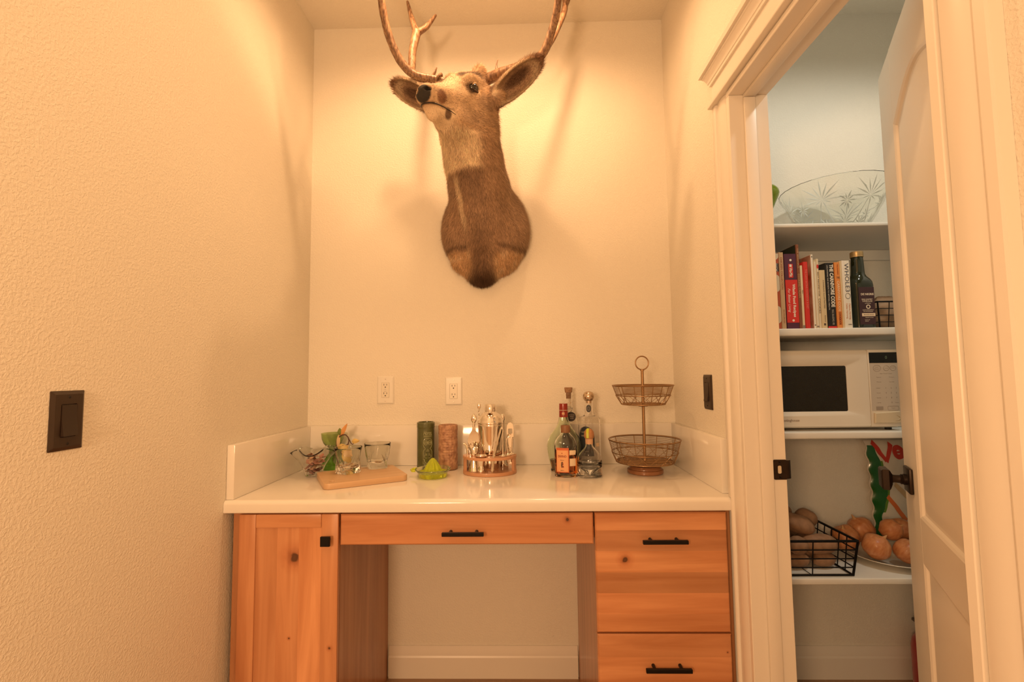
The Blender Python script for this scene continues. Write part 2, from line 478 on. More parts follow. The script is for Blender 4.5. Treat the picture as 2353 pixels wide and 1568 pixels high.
    def panel(outline_fn):
        lp = []
        for ins, x in ((0.0, X0), (0.006, X0+0.003), (0.010, X0+0.008), (0.016, X0+0.0085), (0.020, X0+0.0075), (0.050, X0+0.0015), (0.054, X0+0.001)):
            lp.append([(x, y, z) for y, z in outline_fn(ins)])
        m = MB(); m.loops(lp, cap_first=False); return m.build('panel', DOORP, dr, angle=20)
    def up(ins):
        pts = [(pa+ins, 0.92+ins), (pb-ins, 0.92+ins)]
        for i in range(n+1):
            t = 1-i/n; y = pa+ins+(pb-pa-2*ins)*t
            pts.append((y, 1.935-ins+(0.058)*math.sin(PI*t)))
        return pts
    def lo(ins): return [(pa+ins, 0.21+ins), (pb-ins, 0.21+ins), (pb-ins, 0.81-ins), (pa+ins, 0.81-ins)]
    panel(up); panel(lo)
    # square knob set
    ky, kz = 0.612, 0.998
    m = MB(); m.box(X0-0.009, X0-0.0003, ky-0.033, ky+0.033, kz-0.033, kz+0.033, 0.003, 2); kp = m.build('rosette', BRONZE, dr)
    m = MB(); m.lathe([(0, 0.0), (0.014, 0.0), (0.0145, 0.006), (0.0125, 0.008), (0.0135, 0.011), (0.0105, 0.014), (0.010, 0.026), (0.013, 0.034), (0.0, 0.034)], 24)
    m.xform(lambda c: Vector((X0-0.009-c.z, ky+c.x, kz+c.y))); m.build('neck', BRONZE, kp)
    s = 0.0265
    m = MB(); m.loops([[(X0-0.040-dx, ky+sx*q, kz+sz*q) for sx, sz in ((-1, -1), (1, -1), (1, 1), (-1, 1))] for dx, q in ((0, 0.013), (0.006, s-0.003), (0.009, s), (0.022, s), (0.025, s-0.004), (0.026, 0.01))])
    m.build('knob', BRONZE, kp, angle=25)
    m = MB(); m.box(X0+0.006, X1-0.006, b+0.0002, b+0.002, kz-0.028, kz+0.028, 0.0005, 1); m.build('latch_plate', BRONZE, dr)
    m = MB(); m.box(X0+0.012, X1-0.012, b+0.002, b+0.012, kz-0.008, kz+0.008, 0.002, 1); m.build('latch', BRONZE, dr)
    for hz in (0.25, 1.05, 1.9):
        m = MB(); m.tube([(0.004, -0.004, hz-0.045), (0.004, -0.004, hz+0.045)], 0.006, 10); m.build('hinge', BRONZE, dr)
doorway()
# ================================================================== BUILT-IN DESK
A1, A2 = (0.70, 0.34, 0.165), (0.46, 0.18, 0.072)   # alder light / dark
def alder(i, axis, knots=(), t=1.0):
    r = random.Random(i*13+5)
    f = t*(0.92+0.16*r.random()); g = 0.97+0.06*r.random()
    l = (A1[0]*f, A1[1]*f*g, A1[2]*f*g); d = (A2[0]*f, A2[1]*f*g, A2[2]*f*g)
    return wood('alder_%s_%d_%d' % (axis, i, int(t*100)), l, d, axis, seed=i*2.37, knots=knots)
YD = -0.575   # faces of doors and drawers
YFm = -0.555  # face frame
def pull(parent, LF, cx, cz, w=0.135):
    m = MB(); m.box(cx-w/2, cx+w/2, YD-0.034, YD-0.024, cz-0.006, cz+0.006, 0.0012, 1); m.xform(LF); p = m.build('pull', BLACK, parent)
    for s in (-1, 1):
        m = MB(); m.tube([(cx+s*0.041, YD-0.0005, cz), (cx+s*0.041, YD-0.0243, cz)], 0.0052, 12); m.xform(LF); m.build('post', BLACK, p)

def countertop():
    t = thing('countertop', 'long white polished countertop with low splash strips on three sides', 'countertop', (W/2, -0.3, ZC-0.04))
    LF = local(t)
    # nosed slab
    pr = [(-0.0005, -0.04), (-0.0005, 0.0)]
    prof = [(-0.0005, ZC-0.04), (-0.0005, ZC)] + [(-D+0.014-0.014*math.sin(a), ZC-0.014+0.014*math.cos(a)) for a in [i*PI/12 for i in range(7)]] + \
           [(-D+0.004-0.004*math.cos(a), ZC-0.036-0.004*math.sin(a)) for a in [i*PI/6 for i in range(4)]]
    m = MB(); m.prism(prof, 0.0005, W-0.0005, lambda a, b, d: (d, a, b)); m.xform(LF); m.build('slab', QUARTZ, t, angle=40)
    hs, th = 0.1746, 0.0255
    m = MB(); m.box(0.0005, W-0.0005, -th, -0.0005, ZC+0.0003, ZC+hs, 0.002, 2); m.xform(LF); m.build('back_splash', QUARTZ, t)
    m = MB(); m.box(0.0005, th, -D+0.0115, -th-0.0003, ZC+0.0003, ZC+hs, 0.002, 2); m.xform(LF); m.build('side_splash', QUARTZ, t)
    m = MB(); m.box(W-th, W-0.0005, -0.5365, -th-0.0003, ZC+0.0003, ZC+hs, 0.002, 2); m.xform(LF); m.build('side_splash', QUARTZ, t)
countertop()
ZU = ZC-0.0405   # underside of slab

def left_cabinet():
    t = thing('base_cabinet', 'knotty alder base cabinet with one panelled door, left of the knee space', 'cabinet', (0.19, -0.28, 0))
    LF = local(t)
    def p(name, m, mt, par=t, **k): m.xform(LF); return m.build(name, mt, par, **k)
    x0, x1 = 0.015, 0.3665
    p('side_panel', MB().box(x1-0.016, x1, YFm, -0.003, 0.0005, ZU), alder(1, 'Z', t=0.85), smooth=False)
    p('side_panel', MB().box(x0, x0+0.016, YFm+0.02, -0.003, 0.0005, ZU), alder(2, 'Z'), smooth=False)
    p('bottom_panel', MB().box(x0+0.0165, x1-0.0165, YFm+0.02, -0.003, 0.10, 0.116), alder(3, 'X'), smooth=False)
    p('toe_kick', MB().box(x0+0.0165, x1-0.0165, -0.49, -0.475, 0.0005, 0.0995), alder(3, 'X'), smooth=False)
    p('frame_stile', MB().box(x0, 0.0445, YFm-0.0005, YFm+0.0195, 0.1, ZU, 0.001, 1), alder(4, 'Z', t=0.82))
    p('frame_stile', MB().box(0.345, x1, YFm-0.0205+0.001, YFm-0.0005, 0.1, ZU, 0.001, 1), alder(5, 'Z', t=0.82)) if False else None
    p('frame_rail', MB().box(0.045, x1-0.0165, YFm-0.0005, YFm+0.0195, ZU-0.035, ZU, 0.001, 1), alder(6, 'X', t=0.8))
    # door
    d0, d1, z0, z1 = 0.0445, 0.3665, 0.112, 0.8485
    yb = YFm-0.0012
    door = p('door', MB().box(d0+0.055, d1-0.052, YD+0.012, yb, z0+0.05, z1-0.04), alder(7, 'Z'), smooth=False)
    def dp(name, m, mt): m.xform(LF); return m.build(name, mt, door)
    xa, xb, za, zb = 0.099, 0.3115, 0.165, 0.806
    dp('stile', MB().box(d0, xa, YD, yb, z0, z1, 0.003, 2), alder(8, 'Z'))
    dp('stile', MB().box(xb, d1, YD, yb, z0, z1, 0.003, 2), alder(9, 'Z', [tuple(LF(Vector((0.343, YD, 0.436)))) + (0.003,)]))
    dp('rail', MB().box(xa+0.0003, xb-0.0003, YD+0.0004, yb, zb, z1-0.0005, 0.002, 2), alder(10, 'X'))
    dp('rail', MB().box(xa+0.0003, xb-0.0003, YD+0.0004, yb, z0, za, 0.002, 2), alder(11, 'X'))
    # glued-up boards of the recessed panel, bevelled at the rim
    xs = [xa+0.0004, 0.167, 0.2375, xb-0.0004]
    kn = LF(Vector((0.2245, YD+0.007, 0.712)))
    for i in range(3):
        kk = [(kn.x, kn.y, kn.z, 0.0135), tuple(LF(Vector((0.21, YD+0.007, 0.462))))+(0.002,)] if i == 1 else []
        y1 = YD+0.0075
        m = MB()
        A, B = xs[i], xs[i+1]
        rim = 0.012
        l = A+(rim if i == 0 else 0); r = B-(rim if i == 2 else 0)
        m.loops([[(A, yb-0.001, za), (B, yb-0.001, za), (B, yb-0.001, zb), (A, yb-0.001, zb)],
                 [(A, YD+0.0045 if i == 0 else y1, za), (B, YD+0.0045 if i == 2 else y1, za), (B, YD+0.0045 if i == 2 else y1, zb), (A, YD+0.0045 if i == 0 else y1, zb)],
                 [(l, y1, za+0.004), (r, y1, za+0.004), (r, y1, zb-rim), (l, y1, zb-rim)]])
        dp('panel_board', m, alder(20+i, 'Z', kk, (0.88, 0.95, 1.14)[i]))
    m = MB(); m.box(0.320, 0.3505, YD-0.028, YD-0.020, 0.756, 0.7865, 0.001, 1); m.tube([(0.3355, YD-0.0003, 0.771), (0.3355, YD-0.021, 0.771)], 0.0075, 12)
    dp('knob', m, BLACK)
left_cabinet()

def drawer_front(t, LF, x0, x1, z0, z1, boards, seed, knots=(), axis='X'):
    """boards: list of z cuts from top; each board is a piece of its own, outer edges eased"""
    d = bpy.data.objects.new('drawer', None); COL.objects.link(d); d.parent = t
    e, bv = 0.0, 0.011
    cuts = [z1]+list(boards)+[z0]
    n = len(cuts)-1
    for i in range(n):
        zt, zb_ = cuts[i], cuts[i+1]
        top, bot = i == 0, i == n-1
        yb = YFm-0.0012
        iz = zt-(bv if top else 0); jz = zb_+(bv if bot else 0)
        e1 = YD+0.005
        lp = [[(x0, yb, zb_), (x1, yb, zb_), (x1, yb, zt), (x0, yb, zt)],
              [(x0, e1, zb_), (x1, e1, zb_), (x1, e1, zt), (x0, e1, zt)],
              [(x0+0.004, YD+0.001, zb_+(0.004 if bot else 0)), (x1-0.004, YD+0.001, zb_+(0.004 if bot else 0)), (x1-0.004, YD+0.001, zt-(0.004 if top else 0)), (x0+0.004, YD+0.001, zt-(0.004 if top else 0))],
              [(x0+bv, YD, jz), (x1-bv, YD, jz), (x1-bv, YD, iz), (x0+bv, YD, iz)]]
        if not (top or bot): pass
        m = MB(); m.loops(lp); m.xform(LF)
        kk = [tuple(LF(Vector((a, YD, b))))+(r,) for a, b, r in knots if zb_ <= b <= zt]
        m.build('board', alder(seed+i, axis, kk, (1.08, 0.84, 1.22, 0.80, 1.12, 0.98)[(i+seed) % 6]), d, angle=20)
    return d

def pencil_drawer():
    t = thing('pencil_drawer', 'shallow wide alder drawer hung under the countertop over the knee space', 'drawer unit', (0.775, -0.3, 0.75))
    LF = local(t)
    d = drawer_front(t, LF, 0.3725, 1.1795, 0.751, 0.8475, [], 41, [(1.098, 0.828, 0.0045)])
    pull(d, LF, 0.769, 0.793, 0.131)
    m = MB(); m.box(0.40, 1.16, -0.50, YFm-0.0015, 0.76, 0.772); m.box(0.40, 0.412, -0.50, YFm-0.0015, 0.772, 0.84); m.box(1.148, 1.16, -0.50, YFm-0.0015, 0.772, 0.84); m.box(0.412, 1.148, -0.512, -0.50, 0.76, 0.84)
    m.xform(LF); m.build('drawer_box', alder(45, 'X'), t, smooth=False)
    m = MB(); m.box(0.3675, 1.184, -0.45, -0.43, 0.80, ZU); m.xform(LF); m.build('cleat', alder(46, 'X'), t, smooth=False)
    for x in (0.3675, 1.1615):
        m = MB(); m.box(x, x+0.022, YFm+0.0005, -0.451, 0.765, 0.80); m.xform(LF); m.build('runner', alder(47, 'Y'), t, smooth=False)
pencil_drawer()

def right_cabinet():
    t = thing('base_cabinet', 'alder base cabinet with two stacked drawers, right of the knee space', 'cabinet', (1.4, -0.28, 0))
    LF = local(t)
    def p(name, m, mt, par=t, **k): m.xform(LF); return m.build(name, mt, par, **k)
    x0, x1 = 1.1845, 1.6145
    p('side_panel', MB().box(x0, x0+0.016, YFm, -0.003, 0.0005, ZU), alder(51, 'Z', t=0.85), smooth=False)
    p('side_panel', MB().box(x1-0.016, x1, YFm+0.02, -0.003, 0.0005, ZU), alder(52, 'Z'), smooth=False)
    p('bottom_panel', MB().box(x0+0.0165, x1-0.0165, YFm+0.02, -0.003, 0.10, 0.116), alder(53, 'X'), smooth=False)
    p('toe_kick', MB().box(x0+0.0165, x1-0.0165, -0.49, -0.475, 0.0005, 0.0995), alder(53, 'X'), smooth=False)
    p('frame_stile', MB().box(1.585, x1, YFm-0.0005, YFm+0.0195, 0.1, ZU, 0.001, 1), alder(54, 'Z', t=0.8))
    p('scribe_strip', MB().box(x1+0.0005, W-0.0008, YFm+0.012, YFm+0.019, 0.001, ZU, 0.001, 1), TRIM)
    p('frame_rail', MB().box(x0+0.0165, 1.5847, YFm-0.0005, YFm+0.0195, ZU-0.035, ZU, 0.001, 1), alder(55, 'X', t=0.8))
    p('frame_rail', MB().box(x0+0.0165, 1.5847, YFm-0.0005, YFm+0.0195, 0.46, 0.50, 0.001, 1), alder(56, 'X', t=0.8))
    d = drawer_front(t, LF, 1.185, 1.598, 0.4825, 0.8475, [0.794, 0.730, 0.665, 0.602, 0.539], 60, [(1.276, 0.703, 0.0075)])
    pull(d, LF, 1.396, 0.7665, 0.139)
    d = drawer_front(t, LF, 1.185, 1.598, 0.112, 0.4775, [0.41, 0.33, 0.25, 0.18], 71, [(1.583, 0.425, 0.0015)])
    pull(d, LF, 1.394, 0.387, 0.139)
right_cabinet()

# ================================================================== WALL PLATES
def outlet(cx, cz, label, gfci):
    y = -0.0005
    t = thing('outlet', label, 'outlet', (cx, y, cz), group='outlets on the back wall')
    pw, ph = 0.0375, 0.062
    win = rrect(-0.0168, 0.0168, -0.0335, 0.0335, 0.002)
    bx = lambda v: Vector((v.x, -0.0025-v.z, v.y))
    m = MB(); 
    def lp(w, h, yy, r=0.003): return [(a, yy, b) for a, b in rrect(-w, w, -h, h, r)]
    m.loops([lp(pw, ph, 0.0), lp(pw, ph, -0.0015), lp(pw-0.005, ph-0.0055, -0.0055, 0.002), lp(0.0172, 0.034, -0.0057, 0.002), lp(0.0172, 0.034, -0.003, 0.002)], cap_last=True)
    m.build('plate', WHITEPL, t, angle=25)
    m = MB(); m.loops([lp(0.0165, 0.0333, -0.003, 0.002), lp(0.0165, 0.0333, -0.0062, 0.002), lp(0.0158, 0.0326, -0.0068, 0.002)]); r = m.build('receptacle', mat('receptacle_plastic', (0.78, 0.73, 0.63), 0.3), t, angle=25)
    for dz in (0.019, -0.019):
        m = MB(); m.box(-0.0075, -0.0055, -0.0072, -0.0066, dz+0.001, dz+0.009); m.box(0.0055, 0.0073, -0.0072, -0.0066, dz+0.0015, dz+0.0085)
        m.lathe([(0, 0.0006), (0.0026, 0.0006), (0.0026, 0)], 12, (0, 0, 0)) if False else None
        m.build('slot', DARKHOLE, r, smooth=False)
        m = MB(); m.prism([(0.0026*math.cos(a), dz-0.006+0.0026*math.sin(a)) for a in [k*PI/6 for k in range(12)]], -0.0072, -0.0066, lambda a, b, d: (a, d, b)); m.build('ground_hole', DARKHOLE, r, smooth=False)
    if gfci:
        for dz in (0.0045, -0.0045):
            m = MB(); m.box(-0.009, 0.009, -0.0078, -0.0066, dz-0.003, dz+0.003, 0.0006, 1); b = m.build('button', WHITEPL, r)
        text('TEST', 0.004, mat('grey_print', (0.35, 0.28, 0.22)), r, front(0, 0.0045, -0.0079)); text('RESET', 0.004, mat('grey_print', (0.35, 0.28, 0.22)), r, front(0, -0.0045, -0.0079))
    for dz in (0.0485, -0.0485):
        m = MB(); m.lathe([(0, 0.0012), (0.002, 0.001), (0.0028, 0)], 12); m.xform(lambda c: Vector((c.x, -0.0056-c.z, c.y+dz))); m.build('screw', SCREW, t)
outlet(0.350, 1.2245, 'white outlet with test and reset buttons, left of the two over the counter', True)
outlet(0.6545, 1.2165, 'plain white outlet, right of the two over the counter', False)

def rocker(name, label, place, seed, on):
    t = thing(name, label, 'light switch', place, group='dark bronze rocker switches')
    t.rotation_euler = (0, 0, PI/2 if seed == 0 else -PI/2)
    # local: plate in the xz plane facing -Y
    pw, ph = 0.0375, 0.062
    def lp(w, h, yy, r=0.002): return [(a, yy, b) for a, b in rrect(-w, w, -h, h, r)]
    m = MB(); m.loops([lp(pw, ph, 0.0), lp(pw, ph, -0.0012), lp(pw-0.007, ph-0.0075, -0.0058), lp(0.0178, 0.0345, -0.0058), lp(0.0178, 0.0345, -0.002)]); m.build('plate', BRZPL, t, angle=20)
    s = 1 if on else -1
    m = MB(); m.prism([(-0.0019, -0.0325), (-0.0019, 0.0325), (-0.0065, 0.0325), (-0.0075, 0.0), (-0.0125, -0.0325)], -0.0165, 0.0165, lambda a, b, d: (d, a, b)); m.build('rocker', mat('rocker_plastic', (0.03, 0.018, 0.012), 0.35), t, angle=10)
    for dz in (0.0485, -0.0485):
        m = MB(); m.lathe([(0, 0.0012), (0.002, 0.001), (0.0028, 0)], 12); m.xform(lambda c: Vector((c.x, -0.0058-c.z, c.y+dz))); m.build('screw', DARKHOLE, t)
rocker('light_switch', 'dark bronze rocker switch plate on the left wall, nearest the camera', (0.0005, -1.129, 1.2045), 0, False)
rocker('light_switch', 'dark bronze rocker switch plate on the right wall beside the pantry casing', (W-0.0005, -0.390, 1.2165), 1, False)
# ================================================================== COUNTER THINGS
def counter_things():
    z = ZC+0.0006
    # ---- serving board
    pc = [(0.155, -0.255), (0.270, -0.462), (0.524, -0.316), (0.417, -0.110)]
    cx, cy = 0.3415, -0.2855
    t = thing('serving_board', 'small pale wooden serving board with a thumb hole on the counter', 'board', (cx, cy, z), math.radians(29.5))
    hole = circ(-0.124, -0.088+0.04, 0.013, 0.010, 20)
    brd = rrect(-0.1465, 0.1465, -0.119, 0.119, 0.022)
    plate('board', [brd, circ(-0.117, -0.082, 0.012, 0.012, 20)], 0.0085, wood('maple', (0.68, 0.46, 0.27), (0.55, 0.34, 0.18), 'X', 2.2, 0.45), t, lambda v: Vector((v.x, v.y, v.z+0.0105)), 0.002)
    zb = z+0.0212
    # ---- twisted crystal tumblers on the board
    def tumbler():
        t = thing('crystal_tumbler', '', 'glass')
        def f_out(zz):
            u = zz/0.098
            return 0.040+0.0125*u**1.4
        def shape(zz, a, r):
            u = zz/0.098
            tw = a+1.1*u
            k = max(0, 1-u)**0.7
            s = abs(math.cos(2*tw))
            return r*(1-0.17*k*(1-s)) + 0.004*k*s
        zs = [0.0, 0.002, 0.008, 0.016, 0.026, 0.038, 0.05, 0.062, 0.074, 0.086, 0.0965, 0.098]
        m = MB(); prof = [(0, 0)]+[(f_out(q), q) for q in zs]+[(f_out(0.098)-0.0016, 0.0972)]+[(f_out(q)-0.0022-0.0045*(1-q/0.098), q) for q in (0.086, 0.074, 0.062, 0.05, 0.038, 0.028)]+[(0.018, 0.021), (0, 0.020)]
        n_out = len(zs)
        m.lathe(prof, 48, fn=lambda r, zz, a: shape(zz, a, r))
        m.build('glass', CRYSTAL, t, angle=60)
        # carved corner facets at the foot
        for k in range(4):
            a0 = k*PI/2+0.05
            pts = []
            for i in range(9):
                u = i/8; zz = 0.004+0.058*u; a = a0-1.1*zz/0.098
                rr = shape(zz, a, f_out(zz))+0.0006
                pts.append((rr*math.cos(a), rr*math.sin(a), zz))
            m = MB(); m.tube(pts, [0.0035*(1-i/8)**0.6+0.0004 for i in range(9)], 6); m.build('facet', CRYSTAL, t)
        return t
    def dup(root, loc, rotz, label, group=None):
        r = root.copy(); COL.objects.link(r); r.location = loc; r.rotation_euler = (0, 0, rotz); r['label'] = label
        if group: r['group'] = group
        for ch in list(root.children):
            c = ch.copy(); COL.objects.link(c); c.parent = r
            for g in ch.children:
                e = g.copy(); COL.objects.link(e); e.parent = c
        return r
    g = 'crystal tumblers on the board'
    t1 = tumbler(); t1.location = (0.283, -0.268, zb); t1.rotation_euler = (0, 0, 0.3); t1['group'] = g
    t1['label'] = 'twisted crystal tumbler on the wooden board, in front of the green glass'
    dup(t1, (0.367, -0.170, zb), 1.25, 'twisted crystal tumbler at the back of the wooden board, against plain splash', g)
    # ---- folded handkerchief glass bowl with dried petals
    t = thing('ruffled_glass_bowl', 'ruffled clear glass bowl holding dried petals in the left back corner', 'bowl', (0.126, -0.216, z))
    def rb(a, u):
        ruf = math.sin(4*a+0.6)
        return 0.031+0.030*u+0.019*u*u*(1+0.5*ruf), 0.098*u*(1-0.10*u*ruf)+0.004
    m = MB()
    m.grid(lambda p, q: (lambda a, rz: (rz[0]*math.cos(a), rz[0]*math.sin(a), rz[1]))(2*PI*p, rb(2*PI*p, q)), 64, 12, wrapu=True)
    m2 = MB(); m2.grid(lambda p, q: (lambda a, rz: ((rz[0]-0.003)*math.cos(a), (rz[0]-0.003)*math.sin(a), rz[1]+0.003*(1-q)))(2*PI*p, rb(2*PI*p, q)), 64, 12, wrapu=True)
    m.join(m2)
    bm = m.bm; bm.verts.ensure_lookup_table()
    N = 64*12
    for i in range(64):
        j = (i+1) % 64
        bm.faces.new((bm.verts[i*12+11], bm.verts[j*12+11], bm.verts[N+j*12+11], bm.verts[N+i*12+11]))
    bm.faces.new([bm.verts[i*12] for i in range(64)]); bm.faces.new([bm.verts[N+i*12] for i in range(64)][::-1])
    m.build('glass', GLASS, t, angle=60)
    rnd = random.Random(4)
    pm = [mat('petal_rose', (0.42, 0.20, 0.16), 0.8), mat('petal_mauve', (0.30, 0.16, 0.14), 0.8), mat('petal_tan', (0.55, 0.36, 0.24), 0.8)]
    for i in range(44):
        a = rnd.random()*2*PI; zz = 0.012+0.070*rnd.random(); r = (0.020+0.25*zz)*math.sqrt(rnd.random())
        s = 0.010+0.006*rnd.random(); t1_ = rnd.random()*PI; t2_ = rnd.random()*1.4-0.7
        R = Matrix.Rotation(t1_, 3, 'Z') @ Matrix.Rotation(t2_, 3, 'X')
        m = MB(); m.grid(lambda u, v: tuple(R @ Vector(((u-0.5)*2*s*math.sin(PI*(0.08+0.84*v)), (v-0.5)*2.2*s, 0.004*math.cos(PI*(u-0.5)))) + Vector((r*math.cos(a), r*math.sin(a), zz))), 5, 6)
        m.build('petal', pm[i % 3], t)
    # ---- green glass goblet behind
    t = thing('green_goblet', 'green glass goblet with a wide bowl and heavy foot against the left splash', 'glass', (0.145, -0.078, z))
    GG = mat('green_goblet_glass', (0.62, 0.74, 0.36), 0.02, trans=0.88, ior=1.46)
    GF = mat('green_goblet_foot', (0.30, 0.72, 0.08), 0.03, trans=0.75, ior=1.46)
    m = MB(); m.lathe([(0, 0.082), (0.010, 0.083), (0.024, 0.092), (0.037, 0.108), (0.044, 0.126), (0.0465, 0.146), (0.0475, 0.150), (0.0462, 0.150), (0.0445, 0.142), (0.041, 0.124), (0.033, 0.108), (0.018, 0.094), (0, 0.090)], 40); m.build('bowl', GG, t, angle=60)
    m = MB(); m.lathe([(0, 0.0), (0.041, 0.0), (0.0425, 0.004), (0.040, 0.012), (0.036, 0.03), (0.028, 0.05), (0.016, 0.066), (0.009, 0.075), (0.010, 0.0828), (0, 0.0825)], 40); m.build('foot', GF, t, angle=60)
    # ---- artificial sprig
    t = thing('artificial_sprig', 'curled artificial sprig with green leaves and pale petals leaning on the green goblet', 'sprig', (0.222, -0.150, z))
    BR = mat('sprig_stem', (0.10, 0.045, 0.03), 0.6)
    Y = -0.150
    def o3(x, zz, y=Y): return Vector((x-0.222, y+0.150, zz-z))
    stem = [o3(0.225, z+0.0006), o3(0.222, z+0.03), o3(0.212, z+0.06), o3(0.200, 0.975), o3(0.192, 0.998), o3(0.190, 1.020), o3(0.198, 1.036), o3(0.214, 1.047), o3(0.228, 1.047), o3(0.238, 1.037), o3(0.242, 1.022), o3(0.238, 1.008), o3(0.226, 1.002), o3(0.214, 1.003)]
    m = MB(); m.tube(stem, [0.0028]*8+[0.0024]*6, 8); m.build('stem', BR, t)
    m = MB(); m.tube([o3(0.238, 1.036), o3(0.246, 1.022), o3(0.251, 1.012), o3(0.256, 1.008), o3(0.262, 1.012)], 0.0019, 8); m.build('stem', BR, t)
    m = MB(); m.tube([o3(0.190, 0.985), o3(0.180, 0.995), o3(0.176, 1.002)], 0.0022, 8); m.build('stem', BR, t)
    def leaf(name, base, tip, wd, m_, bend=0.006, fat=1.0):
        b = Vector(base); e = Vector(tip); ax = e-b; ln = ax.length; ax.normalize()
        n_ = Vector((0.15, -1, 0.25)); n_ = (n_-ax*n_.dot(ax)).normalized(); s = ax.cross(n_)
        def f(u, v):
            wv = wd*(math.sin(PI*min(max(v, 0), 1)**0.8)**0.8+0.02)
            return tuple(b+ax*ln*v+s*(u-0.5)*wv+n_*(bend*math.sin(PI*v)-0.6*bend*abs(u-0.5)*2))
        def g_(u, v): return tuple(Vector(f(u, v))-n_*0.0009)
        m = MB(); m.grid(f, 7, 12); m2 = MB(); m2.grid(g_, 7, 12); m.join(m2); return m.build(name, m_, t)
    LG = mat('sprig_leaf_green', (0.20, 0.27, 0.07), 0.5, var=(30, 0.3)); LD = mat('sprig_leaf_dark', (0.14, 0.20, 0.06), 0.5, var=(30, 0.3))
    PO = mat('sprig_petal_orange', (0.72, 0.36, 0.13), 0.5); PY = mat('sprig_petal_yellow', (0.68, 0.50, 0.17), 0.5, var=(20, 0.15)); PC = mat('sprig_petal_cream', (0.70, 0.52, 0.30), 0.5)
    leaf('leaf', o3(0.205, 1.045), o3(0.202, 1.075), 0.019, LG)
    leaf('leaf', o3(0.172, 1.006), o3(0.182, 0.955), 0.036, LD)
    leaf('leaf', o3(0.190, 0.972), o3(0.205, 0.915), 0.040, LD)
    leaf('petal', o3(0.206, 1.040), o3(0.233, 1.093), 0.017, PO)
    leaf('petal', o3(0.200, 1.050), o3(0.196, 0.985), 0.014, PC)
    leaf('petal', o3(0.196, 1.006), o3(0.240, 0.965), 0.040, PY)
    leaf('petal', o3(0.215, 0.985), o3(0.258, 0.955), 0.034, PC)
    leaf('petal', o3(0.252, 1.020), o3(0.285, 1.022), 0.020, PY)
    leaf('petal', o3(0.215, 0.975), o3(0.248, 0.928), 0.040, PY)

    # ---- carved ceramic mugs
    def mug(name, label, loc, R, Hh, mt, relief, rotz=0.0, nseg=96, nz=60):
        t = thing(name, label, 'mug', loc, rotz)
        m = MB()
        prof = [(0, 0), (R-0.004, 0), (R-0.0005, 0.0015)]+[(R, 0.003+(Hh-0.006)*i/nz) for i in range(nz+1)]+[(R-0.001, Hh-0.0008), (R-0.003, Hh), (R-0.005, Hh-0.0012)]+[(R-0.0055, Hh-0.006), (R-0.0055, 0.02), (R-0.008, 0.010), (0, 0.009)]
        def fn(r, zz, a):
            if r >= R-0.0002 and 0.003 <= zz <= Hh-0.003: return r+relief(zz, a)
            return r
        m.lathe(prof, nseg, fn=fn); m.build('body', mt, t, angle=50)
        return t
    GC = mat('green_glazed_ceramic', (0.115, 0.125, 0.045), 0.18, coat=0.5, var=(25, 0.35))
    GH = mat('green_glaze_pale', (0.36, 0.37, 0.19), 0.2, coat=0.5)  # paler green for the raised lines and lettering
    Rg, Hg = 0.0365, 0.195
    def rg(zz, a):
        d = 0.0
        if zz > Hg-0.024: d = 0.0016
        elif zz < 0.012: d = 0.001
        else:
            d = 0.0005*math.sin(40*a)
        return d
    t = mug('green_carved_mug', 'tall olive green carved ceramic mug with raised lettering and mask face', (0.548, -0.088, z), Rg, Hg, GC, rg)
    A0 = math.radians(-66)
    def cyl(R, a0=A0): return lambda a, b, h: ((R+h)*math.cos(a0+a/R), (R+h)*math.sin(a0+a/R), b)
    def line(pts, r=0.0010, R=Rg, nm='raised_line', mt=GH, closed=False, par=None):
        c = cyl(R+0.0007); m = MB(); m.tube([c(a, b, 0) for a, b in pts], r, 6, closed=closed); return m.build(nm, mt, par or t)
    c0 = cyl(Rg+0.0005)
    text('Horos,', 0.026, GH, t, lambda a, b, h: c0(a, b+0.151, h), shear=0.3, extrude=0.0006, fit=0.036)
    for zz in (0.1395, 0.1355): line([(x*0.001, zz) for x in range(-18, 19, 3)], 0.0008)
    line([(-0.0195, 0.104), (-0.0185, 0.118), (-0.013, 0.127), (0, 0.1285), (0.013, 0.127), (0.0185, 0.118), (0.0195, 0.104), (0.015, 0.092), (0.009, 0.087)])
    line([(-0.0195, 0.104), (-0.015, 0.092), (-0.009, 0.087), (-0.016, 0.082), (-0.019, 0.074), (-0.019, 0.040)])
    line([(0.009, 0.087), (0.016, 0.082), (0.019, 0.074), (0.019, 0.040)])
    for s in (-1, 1):
        line([(s*0.0085+0.0078*math.cos(q), 0.111+0.0085*math.sin(q)) for q in [k*PI/8 for k in range(16)]], 0.0011, closed=True)
        line([(s*0.0085+0.0052*math.cos(q), 0.111+0.0030*math.sin(q)) for q in [k*PI/8 for k in range(16)]], 0.0008, closed=True)
        line([(s*0.0085-0.006, 0.108), (s*0.0085+0.006, 0.114)], 0.0007)
        for k in range(3): line([(s*0.003, 0.066-0.0035*k), (s*0.010, 0.066-0.0035*k)], 0.0007)
        line([(s*0.012, 0.062), (s*0.0145, 0.056), (s*0.012, 0.050)], 0.0009)
        line([(s*0.003, 0.049), (s*0.011, 0.049)], 0.0008)
        line([(s*0.019, 0.044), (s*0.0155, 0.044), (s*0.0155, 0.036), (s*0.020, 0.036), (s*0.020, 0.022), (s*0.0155, 0.022), (s*0.0155, 0.030)], 0.0008)
    line([(-0.005, 0.074), (-0.0025, 0.083), (0, 0.085), (0.0025, 0.083), (0.005, 0.074), (0.001, 0.078), (-0.001, 0.078)], 0.0009, closed=True)
    line([(-0.0145, 0.046), (-0.0135, 0.036), (-0.008, 0.028), (0, 0.0255), (0.008, 0.028), (0.0135, 0.036), (0.0145, 0.046)], 0.0011)
